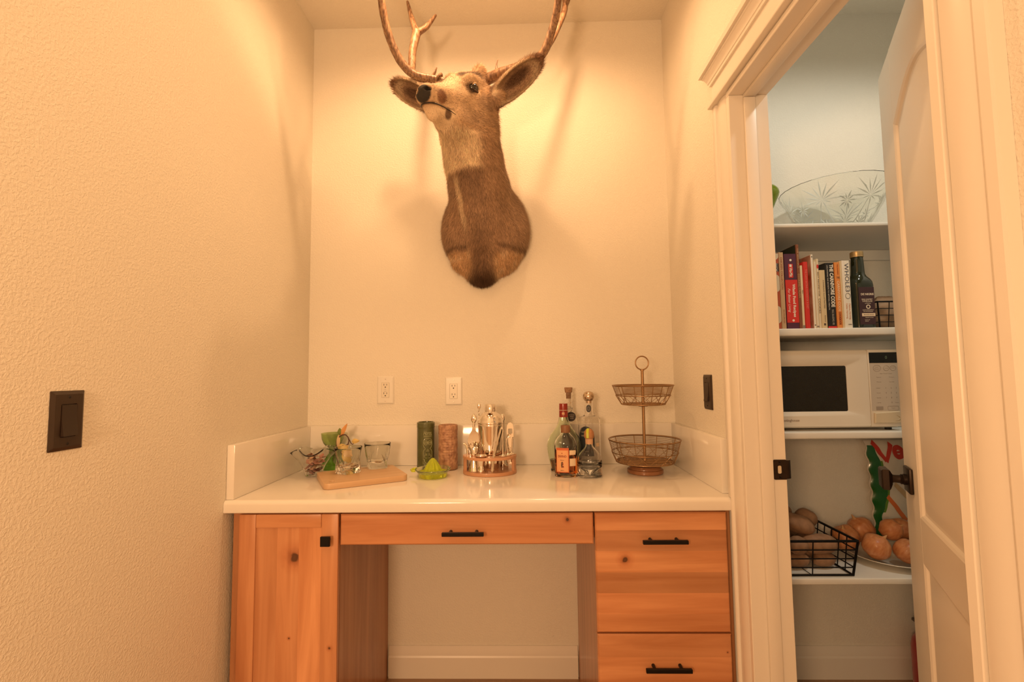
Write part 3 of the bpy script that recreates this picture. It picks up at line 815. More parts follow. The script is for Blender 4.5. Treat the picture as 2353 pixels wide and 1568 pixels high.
    for k in range(7): line([(-0.012+0.004*k, 0.023), (-0.012+0.004*k, 0.014)], 0.0007)
    for k in range(22):
        a = 2*PI*k/22*Rg
        line([(a, Hg-0.019), (a+0.004, Hg-0.013), (a+0.006, Hg-0.008)], 0.0009, nm='rim_ridge')
    BC = mat('tan_bisque_ceramic', (0.60, 0.36, 0.225), 0.5, var=(55, 0.45, (0.26, 0.12, 0.075)))
    def rbm(zz, a):
        if zz > 0.165: return 0.0006+0.0009*math.sin(26*a)*math.sin(420*zz)
        v = noise.noise(Vector((math.cos(a)*3.2, math.sin(a)*3.2, zz*48)))
        v2 = noise.noise(Vector((math.cos(a)*8+5, math.sin(a)*8, zz*120)))
        rid = 0.0
        for a1, z1, ln in ((-1.9, 0.11, 0.05), (-1.45, 0.10, 0.06), (-1.05, 0.11, 0.05)):
            rid += 0.0022*math.exp(-((a-2*PI-a1)/0.16)**2)*(1 if abs(zz-z1) < ln else 0)*(0.6+0.4*math.sin(600*zz))
        return 0.0020*v+0.0012*v2+rid
    t = mug('tan_carved_mug', 'rough tan carved ceramic mug right of the green one', (0.645, -0.104, z), 0.0395, 0.184, BC, rbm, nseg=120, nz=90)
    # ---- lime glass citrus juicer
    t = thing('citrus_juicer', 'lime green glass citrus juicer in front of the carved mugs', 'juicer', (0.609, -0.252, z))
    LIME = mat('lime_glass', (0.86, 0.95, 0.06), 0.03, trans=0.72, ior=1.46)
    m = MB(); m.lathe([(0, 0.0), (0.052, 0.0), (0.055, 0.003), (0.056, 0.014), (0.058, 0.0175), (0.0585, 0.019), (0.057, 0.020), (0.050, 0.0172), (0.036, 0.016), (0, 0.016)], 56); m.build('dish', LIME, t, angle=50)
    m = MB(); m.lathe([(0.036, 0.0165), (0.034, 0.022), (0.028, 0.036), (0.020, 0.052), (0.013, 0.063), (0.006, 0.070), (0, 0.072)], 80, fn=lambda r, zz, a: r*(1+0.10*math.cos(10*a)*min(1, (0.072-zz)/0.03))); m.build('reamer', LIME, t, angle=60)
    m = MB(); m.tube([(-0.066, -0.01, 0.024), (-0.078, -0.012, 0.024), (-0.084, 0.0, 0.026), (-0.078, 0.012, 0.028), (-0.066, 0.012, 0.029)], 0.0045, 10); m.build('handle', LIME, t)
    m = MB(); m.lathe([(0.0586, 0.0178), (0.0680, 0.0285), (0.0690, 0.0305), (0.0680, 0.0320), (0.0650, 0.0300), (0.0572, 0.0203)], 56, close=True); m.build('rim', mat('juicer_clear', (0.86, 0.93, 0.66), 0.03, trans=0.95), t, angle=40)

    # ---- two tier wire basket
    t = thing('tiered_basket', 'two-tier brass wire basket on a round wooden foot at the right end', 'basket', (1.4395, -0.205, z))
    WF = wood('basket_foot_wood', (0.38, 0.17, 0.075), (0.24, 0.10, 0.045), 'X', 8.0, 0.35)
    m = MB(); m.lathe([(0, 0), (0.066, 0), (0.069, 0.003), (0.069, 0.014), (0.066, 0.0165), (0.063, 0.0175), (0.0625, 0.020), (0.056, 0.027), (0.050, 0.0285), (0, 0.0285)], 48); m.build('foot', WF, t, angle=30)
    m = MB(); m.tube([(0, 0, 0.0285), (0, 0, 0.404)], 0.0058, 14); m.build('pole', GOLDW, t)
    m = MB(); m.tube([(0.0258*math.cos(a), 0.004*0, 0.431+0.0268*math.sin(a)) for a in [2*PI*k/36 for k in range(36)]], 0.0026, 8, closed=True); m.build('ring_handle', GOLDW, t)
    m = MB(); m.lathe([(0, 0.400), (0.0085, 0.400), (0.0085, 0.4045), (0, 0.406)], 16); m.build('ferrule', GOLDW, t)
    def circle(r, zz, wr, n=64): return [(r*math.cos(2*PI*k/n), r*math.sin(2*PI*k/n), zz) for k in range(n)], wr
    def tier(rb_, zb_, rm, zm, rt_, zt_, nr, nv, nzg, zup):
        # pierced tray
        holes = []
        for rr, n in ((0.55, 18), (0.72, 24), (0.88, 30)):
            holes += [circ(rb_*rr*math.cos(2*PI*k/n), rb_*rr*math.sin(2*PI*k/n), 0.0042, n=8) for k in range(n)]
        plate('tray', [circ(0, 0, rb_, n=48)]+holes, 0.0006, GOLDW, t, lambda v: Vector((v.x, v.y, zb_+v.z+0.006*(v.to_2d().length/rb_)**2-0.006)))
        m = MB(); p, wr = circle(rt_, zt_, 0.0026); m.tube(p, wr, 8, closed=True); m.build('rim', GOLDW, t)
        m = MB(); p, wr = circle(rm, zm, 0.002); m.tube(p, wr, 6, closed=True); m.build('hoop', GOLDW, t)
        m = MB(); p, wr = circle(rb_, zb_, 0.0022); m.tube(p, wr, 6, closed=True); m.build('hoop', GOLDW, t)
        for i in range(nr):
            u = (i+0.3)/nr; m = MB(); p, wr = circle(rm*0.985+(rt_-rm*0.985)*u, zm+0.004+(zt_-zm-0.004)*u, 0.0009); m.tube(p, wr, 5, closed=True); m.build('hoop_wire', GOLDW, t)
        for k in range(nv):
            a = 2*PI*(k+0.35)/nv
            f = lambda r: (r*math.cos(a), r*math.sin(a))
            m = MB(); m.tube([(*f(rt_), zt_), (*f(rm*0.985), zm+0.002), (*f(rm), zm), (*f(rb_), zb_)], 0.0015, 6); m.build('upright', GOLDW, t)
        for k in range(nzg):
            for s in (0.5, -0.5):
                a = 2*PI*k/nzg; b_ = a+2*PI*s*1.6/nzg
                m = MB(); m.tube([(rb_*math.cos(a), rb_*math.sin(a), zb_), (rm*math.cos(b_), rm*math.sin(b_), zm)], 0.0009, 5); m.build('lattice_wire', GOLDW, t)
        m = MB(); m.lathe([(0, zb_-0.010), (0.018, zb_-0.009), (0.022, zb_-0.004), (0.008, zb_+0.004), (0.0065, zb_+0.012)], 20); m.build('collar', GOLDW, t)
    tier(0.111, 0.044, 0.127, 0.081, 0.1375, 0.129, 7, 9, 15, 0)
    tier(0.0845, 0.268, 0.1055, 0.303, 0.118, 0.342, 7, 9, 13, 0)
counter_things()
def bar_set():
    z = ZC+0.0006
    SX, SY = 0.8255, -0.183
    BM = wood('bamboo', (0.62, 0.33, 0.19), (0.50, 0.25, 0.13), 'X', 5.0, 0.4)
    t = thing('bar_tool_stand', 'oval wooden stand holding the polished cocktail set', 'stand', (SX, SY, z))
    rx, ry = 0.1065, 0.087
    plate('base', [circ(0, 0, rx, ry, 56)], 0.0055, BM, t, lambda v: Vector((v.x, v.y, v.z+0.0055+0.001)), 0.001)
    holes = [circ(0.003, 0.012, 0.0525, n=40), circ(-0.060, -0.026, 0.0165, n=20), circ(-0.029, -0.060, 0.0215, n=24), rrect(0.004, 0.022, -0.071, -0.052, 0.003),
             circ(-0.088, 0.008, 0.006, n=14), circ(0.055, -0.045, 0.0065, n=14), circ(0.074, -0.022, 0.0065, n=14), circ(0.089, 0.002, 0.0065, n=14),
             circ(-0.047, 0.055, 0.008, n=14), circ(0.050, 0.056, 0.0135, n=18), circ(-0.066, 0.030, 0.006, n=14), rrect(0.070, 0.094, 0.026, 0.032, 0.002)]
    plate('top', [circ(0, 0, rx, ry, 56)]+holes, 0.0045, BM, t, lambda v: Vector((v.x, v.y, v.z+0.0655)), 0.001)
    for a0, a1 in ((168, 200), (-22, 12), (80, 100)):
        arc = [math.radians(a0+(a1-a0)*i/8) for i in range(9)]
        m = MB(); m.prism([((rx-0.0005)*math.cos(a), (ry-0.0005)*math.sin(a)) for a in arc]+[((rx-0.011)*math.cos(a), (ry-0.011)*math.sin(a)) for a in arc[::-1]], 0.0122, 0.0598, lambda a, b, d: (a, b, d)); m.build('post', BM, t)
    zb = z+0.0125
    g = 'cocktail tools in the wooden stand'
    def tl(name, label, cat, x, y, zz=0.0): return thing(name, label, cat, (SX+x, SY+y, zb+zz), group=g)
    # shaker
    s = tl('cocktail_shaker', 'polished steel cocktail shaker standing in the middle of the wooden stand', 'shaker', 0.003, 0.012)
    m = MB(); m.lathe([(0, 0), (0.036, 0), (0.0375, 0.002), (0.040, 0.03), (0.0468, 0.12), (0.0505, 0.172), (0.0512, 0.178), (0.0505, 0.180), (0, 0.180)], 64); m.build('cup', CHROME, s, angle=40)
    m = MB(); m.lathe([(0, 0.1805), (0.0515, 0.1805), (0.0522, 0.184), (0.0515, 0.190), (0.0498, 0.192), (0.0485, 0.200), (0.044, 0.212), (0.036, 0.2205), (0.027, 0.225), (0.0235, 0.228), (0.0230, 0.231), (0, 0.231)], 64); m.build('strainer_top', CHROME, s, angle=40)
    m = MB(); m.lathe([(0, 0.2313), (0.0238, 0.2313), (0.0242, 0.235), (0.0228, 0.2545), (0.021, 0.2585), (0.017, 0.260), (0, 0.2605)], 48); m.build('cap', CHROME, s, angle=40)
    # jiggers
    j = tl('jigger', 'polished double-cone jigger at the left of the wooden stand', 'jigger', -0.060, -0.026)
    def jig(j, prof, nm='cup'):
        m = MB(); m.lathe(prof, 40); m.build(nm, CHROME, j, angle=40)
    jig(j, [(0.0235, 0.0), (0.0240, 0.001), (0.0125, 0.046), (0.0120, 0.050), (0.0125, 0.054), (0.0165, 0.090), (0.0160, 0.091), (0.0115, 0.056), (0, 0.053), (0, 0.047), (0.0118, 0.045), (0.0228, 0.0)])
    j = tl('jigger', 'polished double-cone jigger at the front of the wooden stand with its wide cup upward', 'jigger', -0.029, -0.060)
    jig(j, [(0.0145, 0.0), (0.0150, 0.001), (0.0105, 0.020), (0.0102, 0.025), (0.0112, 0.028), (0.0205, 0.063), (0.0225, 0.065), (0.0222, 0.067), (0.0195, 0.066), (0.0105, 0.031), (0, 0.028), (0, 0.022), (0.0095, 0.019), (0.0140, 0.0)])
    # tongs
    q = tl('ice_tongs', 'polished serrated ice tongs leaning at the front right of the stand', 'tongs', 0.013, -0.0615)
    for k, (ox, dx) in enumerate(((0.0, 0.0), (0.006, 0.006))):
        pts = [Vector((0.0+dx*0.4, -0.004+k*0.006, 0.0)), Vector((0.003+dx*0.5, -0.003+k*0.005, 0.05)), Vector((0.018+dx, 0.004+k*0.004, 0.11)), Vector((0.032+dx*0.9, 0.010+k*0.003, 0.155)), Vector((0.036+dx*0.4, 0.012+k*0.002, 0.168))]
        m = MB()
        lp = []
        for i, p in enumerate(pts):
            wv, tv = (0.0048, 0.0006)
            if i == 0: wv = 0.0055
            wv *= 0.8; tw = 0.0022
            lp.append([(p.x-wv, p.y-tv+tw, p.z), (p.x+wv, p.y-tv-tw, p.z), (p.x+wv, p.y+tv-tw, p.z), (p.x-wv, p.y+tv+tw, p.z)])
        m.loops(lp)
        m.build('arm', CHROME, q)
        m = MB()
        for i in range(5): m.prism([(-0.0052+i*0.0021, 0.0), (-0.0052+i*0.0021+0.0021, 0.0), (-0.0052+i*0.0021+0.00105, -0.0032)], -0.0006, 0.0006, lambda a, b, d: (a+dx*0.4, -0.004+k*0.006+d, b))
        m.build('teeth', CHROME, q, smooth=False) if False else m.bm.free()
    m = MB(); m.tube([(0.036, 0.011, 0.166), (0.038, 0.0125, 0.171), (0.0405, 0.0145, 0.166)], 0.004, 8); m.build('bend', CHROME, q)
    # strainer leaning behind the shaker on the left
    r = tl('hawthorne_strainer', 'rounded steel strainer paddle standing behind the shaker on the left', 'strainer', -0.066, 0.030)
    out = [(0.0, 0.052), (-0.014, 0.062), (-0.023, 0.080), (-0.026, 0.100), (-0.0245, 0.118), (-0.017, 0.138), (-0.009, 0.150), (-0.0065, 0.160), (-0.0065, 0.170), (0.0065, 0.170), (0.0075, 0.150), (0.016, 0.138), (0.0235, 0.118), (0.025, 0.100), (0.022, 0.080), (0.014, 0.062)]
    plate('paddle', [out]+[circ(0.008*math.cos(a), 0.100+0.012*math.sin(a), 0.0018, n=8) for a in [k*PI/3 for k in range(6)]], 0.0006, CHROME, r, lambda v: Vector((v.x, v.z+0.003*math.sin(v.y*20), v.y)), 0.0003)
    m = MB(); m.tube([(0, 0, 0.0), (0, 0.0002, 0.055)], 0.0035, 10); m.build('stem', CHROME, r)
    m = MB(); m.ball((0, 0.001, 0.2), 0.0125, 1.0, 0.6, 1.5); m.tube([(0, 0.001, 0.165), (0, 0.001, 0.186)], 0.005, 10); m.build('grip', CHROME, r)
    # twisted bar spoon
    b = tl('bar_spoon', 'long twisted bar spoon upright left of the shaker', 'spoon', -0.047, 0.055)
    m = MB(); m.tube([(0.0014*math.cos(k*0.9), 0.0014*math.sin(k*0.9), 0.002+0.235*k/120) for k in range(121)], 0.0022, 6); m.build('shaft', CHROME, b)
    m = MB(); m.ball((0, -0.001, 0.249), 0.0085, 0.9, 0.45, 1.6); m.build('bowl', CHROME, b)
    # muddler
    b = tl('muddler', 'round-topped steel muddler right behind the shaker', 'muddler', 0.050, 0.056)
    m = MB(); m.lathe([(0, 0), (0.0125, 0), (0.0130, 0.003), (0.0115, 0.02), (0.0095, 0.10), (0.0085, 0.17), (0.0090, 0.186), (0.0115, 0.192), (0.0125, 0.200), (0.0118, 0.208), (0.008, 0.2145), (0, 0.217)], 32); m.build('rod', CHROME, b)
    # bottle opener
    b = tl('bottle_opener', 'flat steel bottle opener with a square window at the right back of the stand', 'opener', 0.082, 0.029)
    o = rrect(-0.0105, 0.0105, 0.0, 0.150, 0.003)[:6]+[(-0.0105, 0.150), (-0.0115, 0.160), (-0.008, 0.170), (0, 0.173), (0.008, 0.170), (0.0115, 0.160)]
    o = [(-0.0085, 0.0), (0.0085, 0.0), (0.009, 0.10), (0.0135, 0.125), (0.0145, 0.160), (0.011, 0.176), (0.003, 0.183), (-0.006, 0.181), (-0.0125, 0.170), (-0.0145, 0.150), (-0.0125, 0.125), (-0.009, 0.10)]
    plate('blade', [o, rrect(-0.0085, 0.0095, 0.137, 0.158, 0.003)], 0.0008, CHROME, b, lambda v: Vector((v.x, v.z, v.y)), 0.0003)
    # pour spouts
    zt = 0.0655+0.0045+0.0012-0.0125
    for i, (x, y, lab, bend) in enumerate(((0.055, -0.045, 'straight steel pour spout at the right front of the stand', 0.0), (0.074, -0.022, 'curved steel pour spout, the middle of the three at the right of the stand', -0.016), (0.089, 0.002, 'steel pour spout farthest right on the stand', 0.004))):
        b = tl('pour_spout', lab, 'pour spout', x, y, zt)
        m = MB(); m.lathe([(0.0045, -0.03), (0.0055, -0.028), (0.0058, -0.004), (0.006, 0.0), (0.0145, 0.0005), (0.0155, 0.002), (0.0145, 0.0042), (0.006, 0.0055), (0.0045, 0.008), (0.0045, -0.03)], 28); m.build('stopper', CHROME, b)
        if i == 1: pts = [(0, 0, 0.006), (-0.004, 0, 0.03), (-0.006, 0, 0.05), (-0.003, 0, 0.066), (0.004, 0, 0.074), (0.011, 0, 0.070)]
        else: pts = [(0, 0, 0.006), (bend*0.3, 0, 0.025), (bend, 0, 0.046 if i == 0 else 0.062)]
        m = MB(); m.tube(pts, [0.0042]+[0.0032]*(len(pts)-1), 12); m.build('spout', CHROME, b)
        m = MB(); m.tube([(0.008, 0.001, 0.004), (0.0085, 0.001, 0.018)], 0.0009, 6); m.build('air_tube', CHROME, b)
    b = tl('wine_pourer', 'bent steel wine pourer with a lever at the far left of the stand', 'pourer', -0.088, 0.008)
    m = MB(); m.tube([(0.002, 0, 0.0), (0, 0, 0.05), (-0.003, 0, 0.078), (-0.006, 0, 0.092), (-0.013, 0, 0.102), (-0.019, 0, 0.100)], [0.0045, 0.0045, 0.005, 0.0042, 0.0045, 0.005], 12); m.build('tube', CHROME, b)
    m = MB(); m.tube([(-0.001, -0.004, 0.084), (0.006, -0.004, 0.094), (0.009, -0.003, 0.086)], 0.0016, 8); m.build('lever', CHROME, b)
bar_set()

def bottles():
    z = ZC+0.0006
    AMB = mat('amber_spirit', (0.80, 0.30, 0.07), 0.0, trans=1.0, ior=1.36)
    WAT = mat('clear_spirit', (0.98, 0.99, 0.97), 0.0, trans=1.0, ior=1.34)
    def bottle_glass(t, prof, wall, mt, sy=1.0, segs=56, floor=0.006):
        top = prof[-1]
        inner = [(max(r-wall, 0.002), max(q, floor)) for r, q in prof if q > floor-1e-6 and r > 0.004]
        m = MB(); m.lathe([(0, 0)]+prof+inner[::-1]+[(0, floor)], segs, sy=sy); return m.build('glass', mt, t, angle=60)
    def liquid(t, prof, level, wall, mt, sy=1.0, floor=0.006):
        pts = [(r-wall-0.0004, q) for r, q in prof if floor < q < level and r > 0.004]
        def R(q):
            P_ = [p for p in prof if p[0] > 0.004]
            for (r0, q0), (r1, q1) in zip(P_[:-1], P_[1:]):
                if q0 <= q <= q1 and q1 > q0: return r0+(r1-r0)*(q-q0)/(q1-q0)
            return P_[-1][0]
        pts = [(R(floor+0.0006)-wall-0.0008, floor+0.0004)]+[p for p in pts if p[1] > floor+0.001]+[(R(level)-wall-0.0004, level)]
        m = MB(); m.lathe([(0, floor+0.0004)]+pts+[(0, level)], 48, sy=sy); m.build('liquid', mt, t, angle=50)
    def patch(t, nm, mt, a, b, a0, a1, z0, z1, off=0.0008, shape=None, n=14):
        """label wrapped on an elliptic body; angles in degrees, -90 faces the room"""
        def P(u, v, o):
            th = math.radians(a0+(a1-a0)*u); return ((a+o)*math.cos(th), (b+o)*math.sin(th), z0+(z1-z0)*v)
        def f(o):
            def g(u, v):
                if shape:
                    hw = shape(v); u = 0.5+(u-0.5)*hw
                return P(u, v, o)
            return g
        m = MB(); m.grid(f(off), n, 14); m2 = MB(); m2.grid(f(off*0.3), n, 14); m.join(m2)
        return m.build(nm, mt, t, angle=60, normals=True)
    def wrap(a, b, ac, zc_, off):
        th0 = math.radians(ac)
        def f(x, y, h):
            th = th0+x/a; return ((a+off+h)*math.cos(th), (b+off+h)*math.sin(th), zc_+y)
        return f
    # --- green tinted flask with the red capsule
    g = 'liquor bottles on the counter'
    t = thing('liquor_bottle', 'green-tinted flask bottle with a red neck capsule and a little amber liquor', 'bottle', (1.127, -0.155, z), group=g)
    pr = [(0.052, 0.0), (0.055, 0.002), (0.0555, 0.010), (0.060, 0.03), (0.066, 0.06), (0.0705, 0.088), (0.071, 0.10), (0.068, 0.118), (0.060, 0.137), (0.047, 0.155), (0.035, 0.170), (0.026, 0.186), (0.020, 0.205), (0.0175, 0.222), (0.0165, 0.24), (0.0158, 0.262)]
    bottle_glass(t, pr, 0.0028, GREENGL, sy=0.52); liquid(t, pr, 0.046, 0.0028, AMB, sy=0.52)
    RC = mat('red_capsule', (0.26, 0.018, 0.010), 0.28, coat=0.3)
    m = MB(); m.lathe([(0.0178, 0.2155), (0.0182, 0.2155), (0.0178, 0.2415), (0.0172, 0.2418)], 40); m.build('capsule_skirt', RC, t, angle=40)
    m = MB(); m.lathe([(0.0175, 0.2425), (0.0176, 0.2435), (0.0174, 0.244), (0.0165, 0.244)], 40); m.build('capsule_band', mat('capsule_white', (0.75, 0.62, 0.5), 0.4), t)
    m = MB(); m.lathe([(0.0166, 0.2445), (0.0176, 0.2445), (0.0172, 0.268), (0.0168, 0.270), (0, 0.2705)], 40); m.build('cap', RC, t, angle=40)
    GP = mat('gold_print', (0.62, 0.36, 0.18), 0.4, 0.4)
    m = MB(); m.tube([wrap(0.0180, 0.0180, -97, 0.2305, 0.0004)(0.0052*math.cos(q), 0.0060*math.sin(q), 0) for q in [k*PI/10 for k in range(20)]], 0.0006, 6, closed=True); m.build('seal_ring', mat('capsule_white', (0.75, 0.62, 0.5), 0.4), t)
    patch(t, 'seal', GP, 0.0181, 0.0181, -108, -86, 0.2275, 0.2335)
    # --- amber flat bottle with the orange label
    t = thing('liquor_bottle', 'flat clear bottle of amber liquor with an orange label and brown cap, front left', 'bottle', (1.1245, -0.258, z), math.radians(-4), group=g)
    pr = [(0.040, 0.0), (0.0425, 0.0015), (0.0435, 0.005), (0.0435, 0.115), (0.0430, 0.122), (0.0405, 0.133), (0.035, 0.143), (0.027, 0.152), (0.0205, 0.159), (0.0170, 0.164), (0.0160, 0.168), (0.0155, 0.184)]
    bottle_glass(t, pr, 0.0028, GLASS, sy=0.62, floor=0.011); liquid(t, pr, 0.088, 0.0028, AMB, sy=0.62, floor=0.011)
    m = MB(); m.lathe([(0.0165, 0.1655), (0.0178, 0.1655), (0.0182, 0.168), (0.0182, 0.190), (0.0172, 0.1925), (0, 0.193)], 40); m.build('cap', mat('brown_cap', (0.24, 0.115, 0.055), 0.45), t, angle=40)
    OR = mat('label_red_orange', (0.62, 0.14, 0.05), 0.5); PE = mat('label_peach', (0.80, 0.42, 0.20), 0.5); CRM = mat('label_cream', (0.78, 0.62, 0.44), 0.5); INK = mat('label_ink_red', (0.30, 0.05, 0.02), 0.5); BRN = mat('label_ink_brown', (0.12, 0.055, 0.03), 0.6)
    a, b = 0.0435, 0.0435*0.62
    patch(t, 'label', OR, a, b, -145, -76, 0.018, 0.110)
    patch(t, 'label_field', PE, a, b, -141, -80, 0.021, 0.101, 0.0014)
    wr = wrap(a, b, -110, 0, 0.0018)
    text('DIVINO', 0.012, INK, t, lambda x, y, h: wr(x*1.0, y+0.078, h), fit=0.033, bold=0.0002)
    text('PREMIUM', 0.0035, BRN, t, lambda x, y, h: wr(x, y+0.064, h))
    text('RESERVA', 0.0035, BRN, t, lambda x, y, h: wr(x, y+0.026, h))
    for (dx, dz, sx, sz, mm) in ((-0.001, 0.046, 0.0028, 0.011, BRN), (0.003, 0.050, 0.0022, 0.004, INK), (0.004, 0.040, 0.0026, 0.004, INK), (0.0005, 0.056, 0.0035, 0.0022, BRN), (0.0, 0.090, 0.0022, 0.0015, INK)):
        m = MB(); m.loops([[wr(dx+sx*math.cos(q), dz+sz*math.sin(q), 0.0002) for q in [k*PI/6 for k in range(12)]]], cap_first=False); m.build('label_emblem', mm, t, smooth=False, normals=True)
    patch(t, 'tax_label', CRM, a, b, -73, -36, 0.084, 0.101, 0.0012)
    patch(t, 'back_label', CRM, a, b, -72, -36, 0.042, 0.070, 0.0012)
    # --- tall bottle with the cork and the round tag
    t = thing('liquor_bottle', 'tall empty clear bottle with a cork stopper and a black round tag, at the back', 'bottle', (1.1565, -0.0735, z), group=g)
    pr = [(0.034, 0.0), (0.038, 0.002), (0.0395, 0.006), (0.0395, 0.165), (0.038, 0.185), (0.033, 0.202), (0.026, 0.216), (0.020, 0.228), (0.0165, 0.240), (0.0158, 0.255), (0.0155, 0.300), (0.0178, 0.302), (0.0178, 0.309), (0.0165, 0.311)]
    bottle_glass(t, pr, 0.0026, GLASS)
    m = MB(); m.lathe([(0, 0.286), (0.0098, 0.286), (0.0112, 0.3115), (0.0150, 0.3120), (0.0175, 0.331), (0.0165, 0.333), (0, 0.3332)], 36); m.build('stopper', CORK, t, angle=35)
    m = MB(); m.tube([(0.0168*math.cos(q), 0.0168*math.sin(q), 0.246+0.003*math.sin(q)) for q in [k*PI/12 for k in range(24)]], 0.0007, 6, closed=True); m.tube([(0.010, -0.0150, 0.2445), (0.0145, -0.012, 0.238), (0.005, -0.0235, 0.232)], 0.0007, 6); m.build('string', mat('dark_string', (0.07, 0.05, 0.04), 0.8), t)
    m = MB(); m.lathe([(0, 0.0006), (0.0195, 0.0006), (0.0200, 0), (0.0195, -0.0006), (0, -0.0006)], 36)
    m.xform(lambda c: Vector((0.0055+c.x, -0.0345+0.30*c.y*0-c.z, 0.212+c.y))); tgm = m.build('tag', mat('black_tag', (0.018, 0.012, 0.010), 0.5), t, angle=30)
    for k, s_ in enumerate(('HECHO EN', 'MEXICO', 'AGAVE')): text(s_, 0.0045, mat('tag_print', (0.6, 0.5, 0.4), 0.6), tgm, front(0.0085, 0.219-0.007*k, -0.0352))
    text('ORIGEN', 0.006, mat('tag_ochre', (0.45, 0.25, 0.12), 0.6), t, (lambda f: lambda x, y, h: f(x, y, h))(wrap(0.0157, 0.0157, -80, 0.268, 0.0004)), fit=0.018)
    # --- silver topped bottle
    t = thing('liquor_bottle', 'clear shouldered bottle with a silver ball stopper and dark arched label, back right', 'bottle', (1.2365, -0.113, z), group=g)
    pr = [(0.040, 0.0), (0.0445, 0.002), (0.0455, 0.006), (0.0455, 0.196), (0.0450, 0.202), (0.0425, 0.2075), (0.036, 0.2115), (0.026, 0.2145), (0.0195, 0.219), (0.0172, 0.227), (0.0170, 0.278)]
    bottle_glass(t, pr, 0.003, GLASS, sy=0.9)
    m = MB(); m.lathe([(0, 0.268), (0.0120, 0.268), (0.0120, 0.2785), (0.0165, 0.2785), (0.0185, 0.280), (0.0205, 0.284), (0.0232, 0.290), (0.0238, 0.296), (0.0225, 0.304), (0.0175, 0.312), (0.009, 0.3165), (0, 0.3175)], 44); m.build('ball_stopper', mat('satin_silver', (0.62, 0.50, 0.38), 0.22, 1.0), t, angle=40)
    NV = mat('navy_label', (0.020, 0.026, 0.036), 0.45); LW = mat('label_silver_print', (0.45, 0.40, 0.33), 0.5)
    arch = lambda v: 1.0 if v < 0.62 else math.sqrt(max(1-((v-0.62)/0.38)**2, 0.0))+0.01
    patch(t, 'label', NV, 0.0455, 0.041, -160, -72, 0.055, 0.178, 0.0009, arch, 20)
    wr = wrap(0.0455, 0.041, -115, 0, 0.0013)
    text('GUERRERO', 0.0095, LW, t, lambda x, y, h: wr(x, y+0.152, h), fit=0.040)
    text('ANCESTRAL', 0.0095, LW, t, lambda x, y, h: wr(x, y+0.137, h), fit=0.043)
    text('MEZCAL', 0.006, LW, t, lambda x, y, h: wr(x, y+0.075, h))
    lo = [(0.0262*math.cos(q), 0.055+0.097+0.026*math.sin(q)) for q in [k*PI/14 for k in range(15)]]
    m = MB(); m.tube([wr(x, y-0.002, 0) for x, y in lo], 0.0006, 6); m.build('label_border', LW, t)
    patch(t, 'neck_seal', NV, 0.0172, 0.0172, -135, -68, 0.231, 0.262, 0.0008, lambda v: math.sqrt(max(1-(2*v-1)**2, 0))+0.01, 18)
    wn = wrap(0.0172, 0.0172, -101, 0.2465, 0.0011)
    m = MB()
    for r_ in (0.0066, 0.0038): m.tube([wn(r_*math.cos(q), 1.35*r_*math.sin(q), 0) for q in [k*PI/10 for k in range(20)]], 0.0005, 5, closed=True)
    m.build('neck_emblem', LW, t)
    patch(t, 'tax_label', mat('label_cream', (0.78, 0.62, 0.44), 0.5), 0.0455, 0.041, -62, -40, 0.094, 0.108, 0.0009)
    # --- small bell bottle
    t = thing('liquor_bottle', 'small squat bottle of clear liquor with a round cork and lime strip, front right', 'bottle', (1.2145, -0.262, z), group=g)
    pr = [(0.041, 0.0), (0.0455, 0.0015), (0.0468, 0.005), (0.0468, 0.055), (0.0462, 0.064), (0.0435, 0.075), (0.038, 0.086), (0.030, 0.096), (0.0215, 0.104), (0.0162, 0.112), (0.0140, 0.122), (0.0138, 0.142)]
    bottle_glass(t, pr, 0.003, GLASS, floor=0.009); liquid(t, pr, 0.046, 0.003, WAT, floor=0.009)
    m = MB(); m.lathe([(0.0142, 0.122), (0.0147, 0.122), (0.0150, 0.141), (0.0143, 0.1425)], 32); m.build('neck_band', mat('kraft_band', (0.58, 0.36, 0.22), 0.6), t)
    m = MB(); m.lathe([(0, 0.128), (0.0100, 0.128), (0.0100, 0.1432), (0.0170, 0.1435), (0.0192, 0.150), (0.0195, 0.158), (0.0178, 0.168), (0.0120, 0.1765), (0.005, 0.180), (0, 0.1803)], 36); m.build('round_stopper', mat('tan_stopper', (0.50, 0.24, 0.11), 0.5, var=(60, 0.3)), t, angle=40)
    GS = mat('lime_strip', (0.55, 0.62, 0.03), 0.45)
    prof = [(-0.0085, -0.0202, 0.146), (-0.0085, -0.0205, 0.158), (-0.0085, -0.0185, 0.169), (-0.0065, -0.0125, 0.1775), (-0.003, -0.004, 0.1812), (0.0, 0.006, 0.1802)]
    m = MB(); m.loops([[(x-0.0048, y, q), (x+0.0048, y-0.0004, q), (x+0.0048, y+0.0006, q-0.0003), (x-0.0048, y+0.0010, q-0.0003)] for x, y, q in prof]); st = m.build('lime_strip', GS, t)
    text('100%', 0.008, mat('strip_print', (0.75, 0.72, 0.45), 0.5), st, lambda x, y, h: (-0.0085+y*0.9, -0.0210-h, 0.157-x), fit=0.018)
bottles()
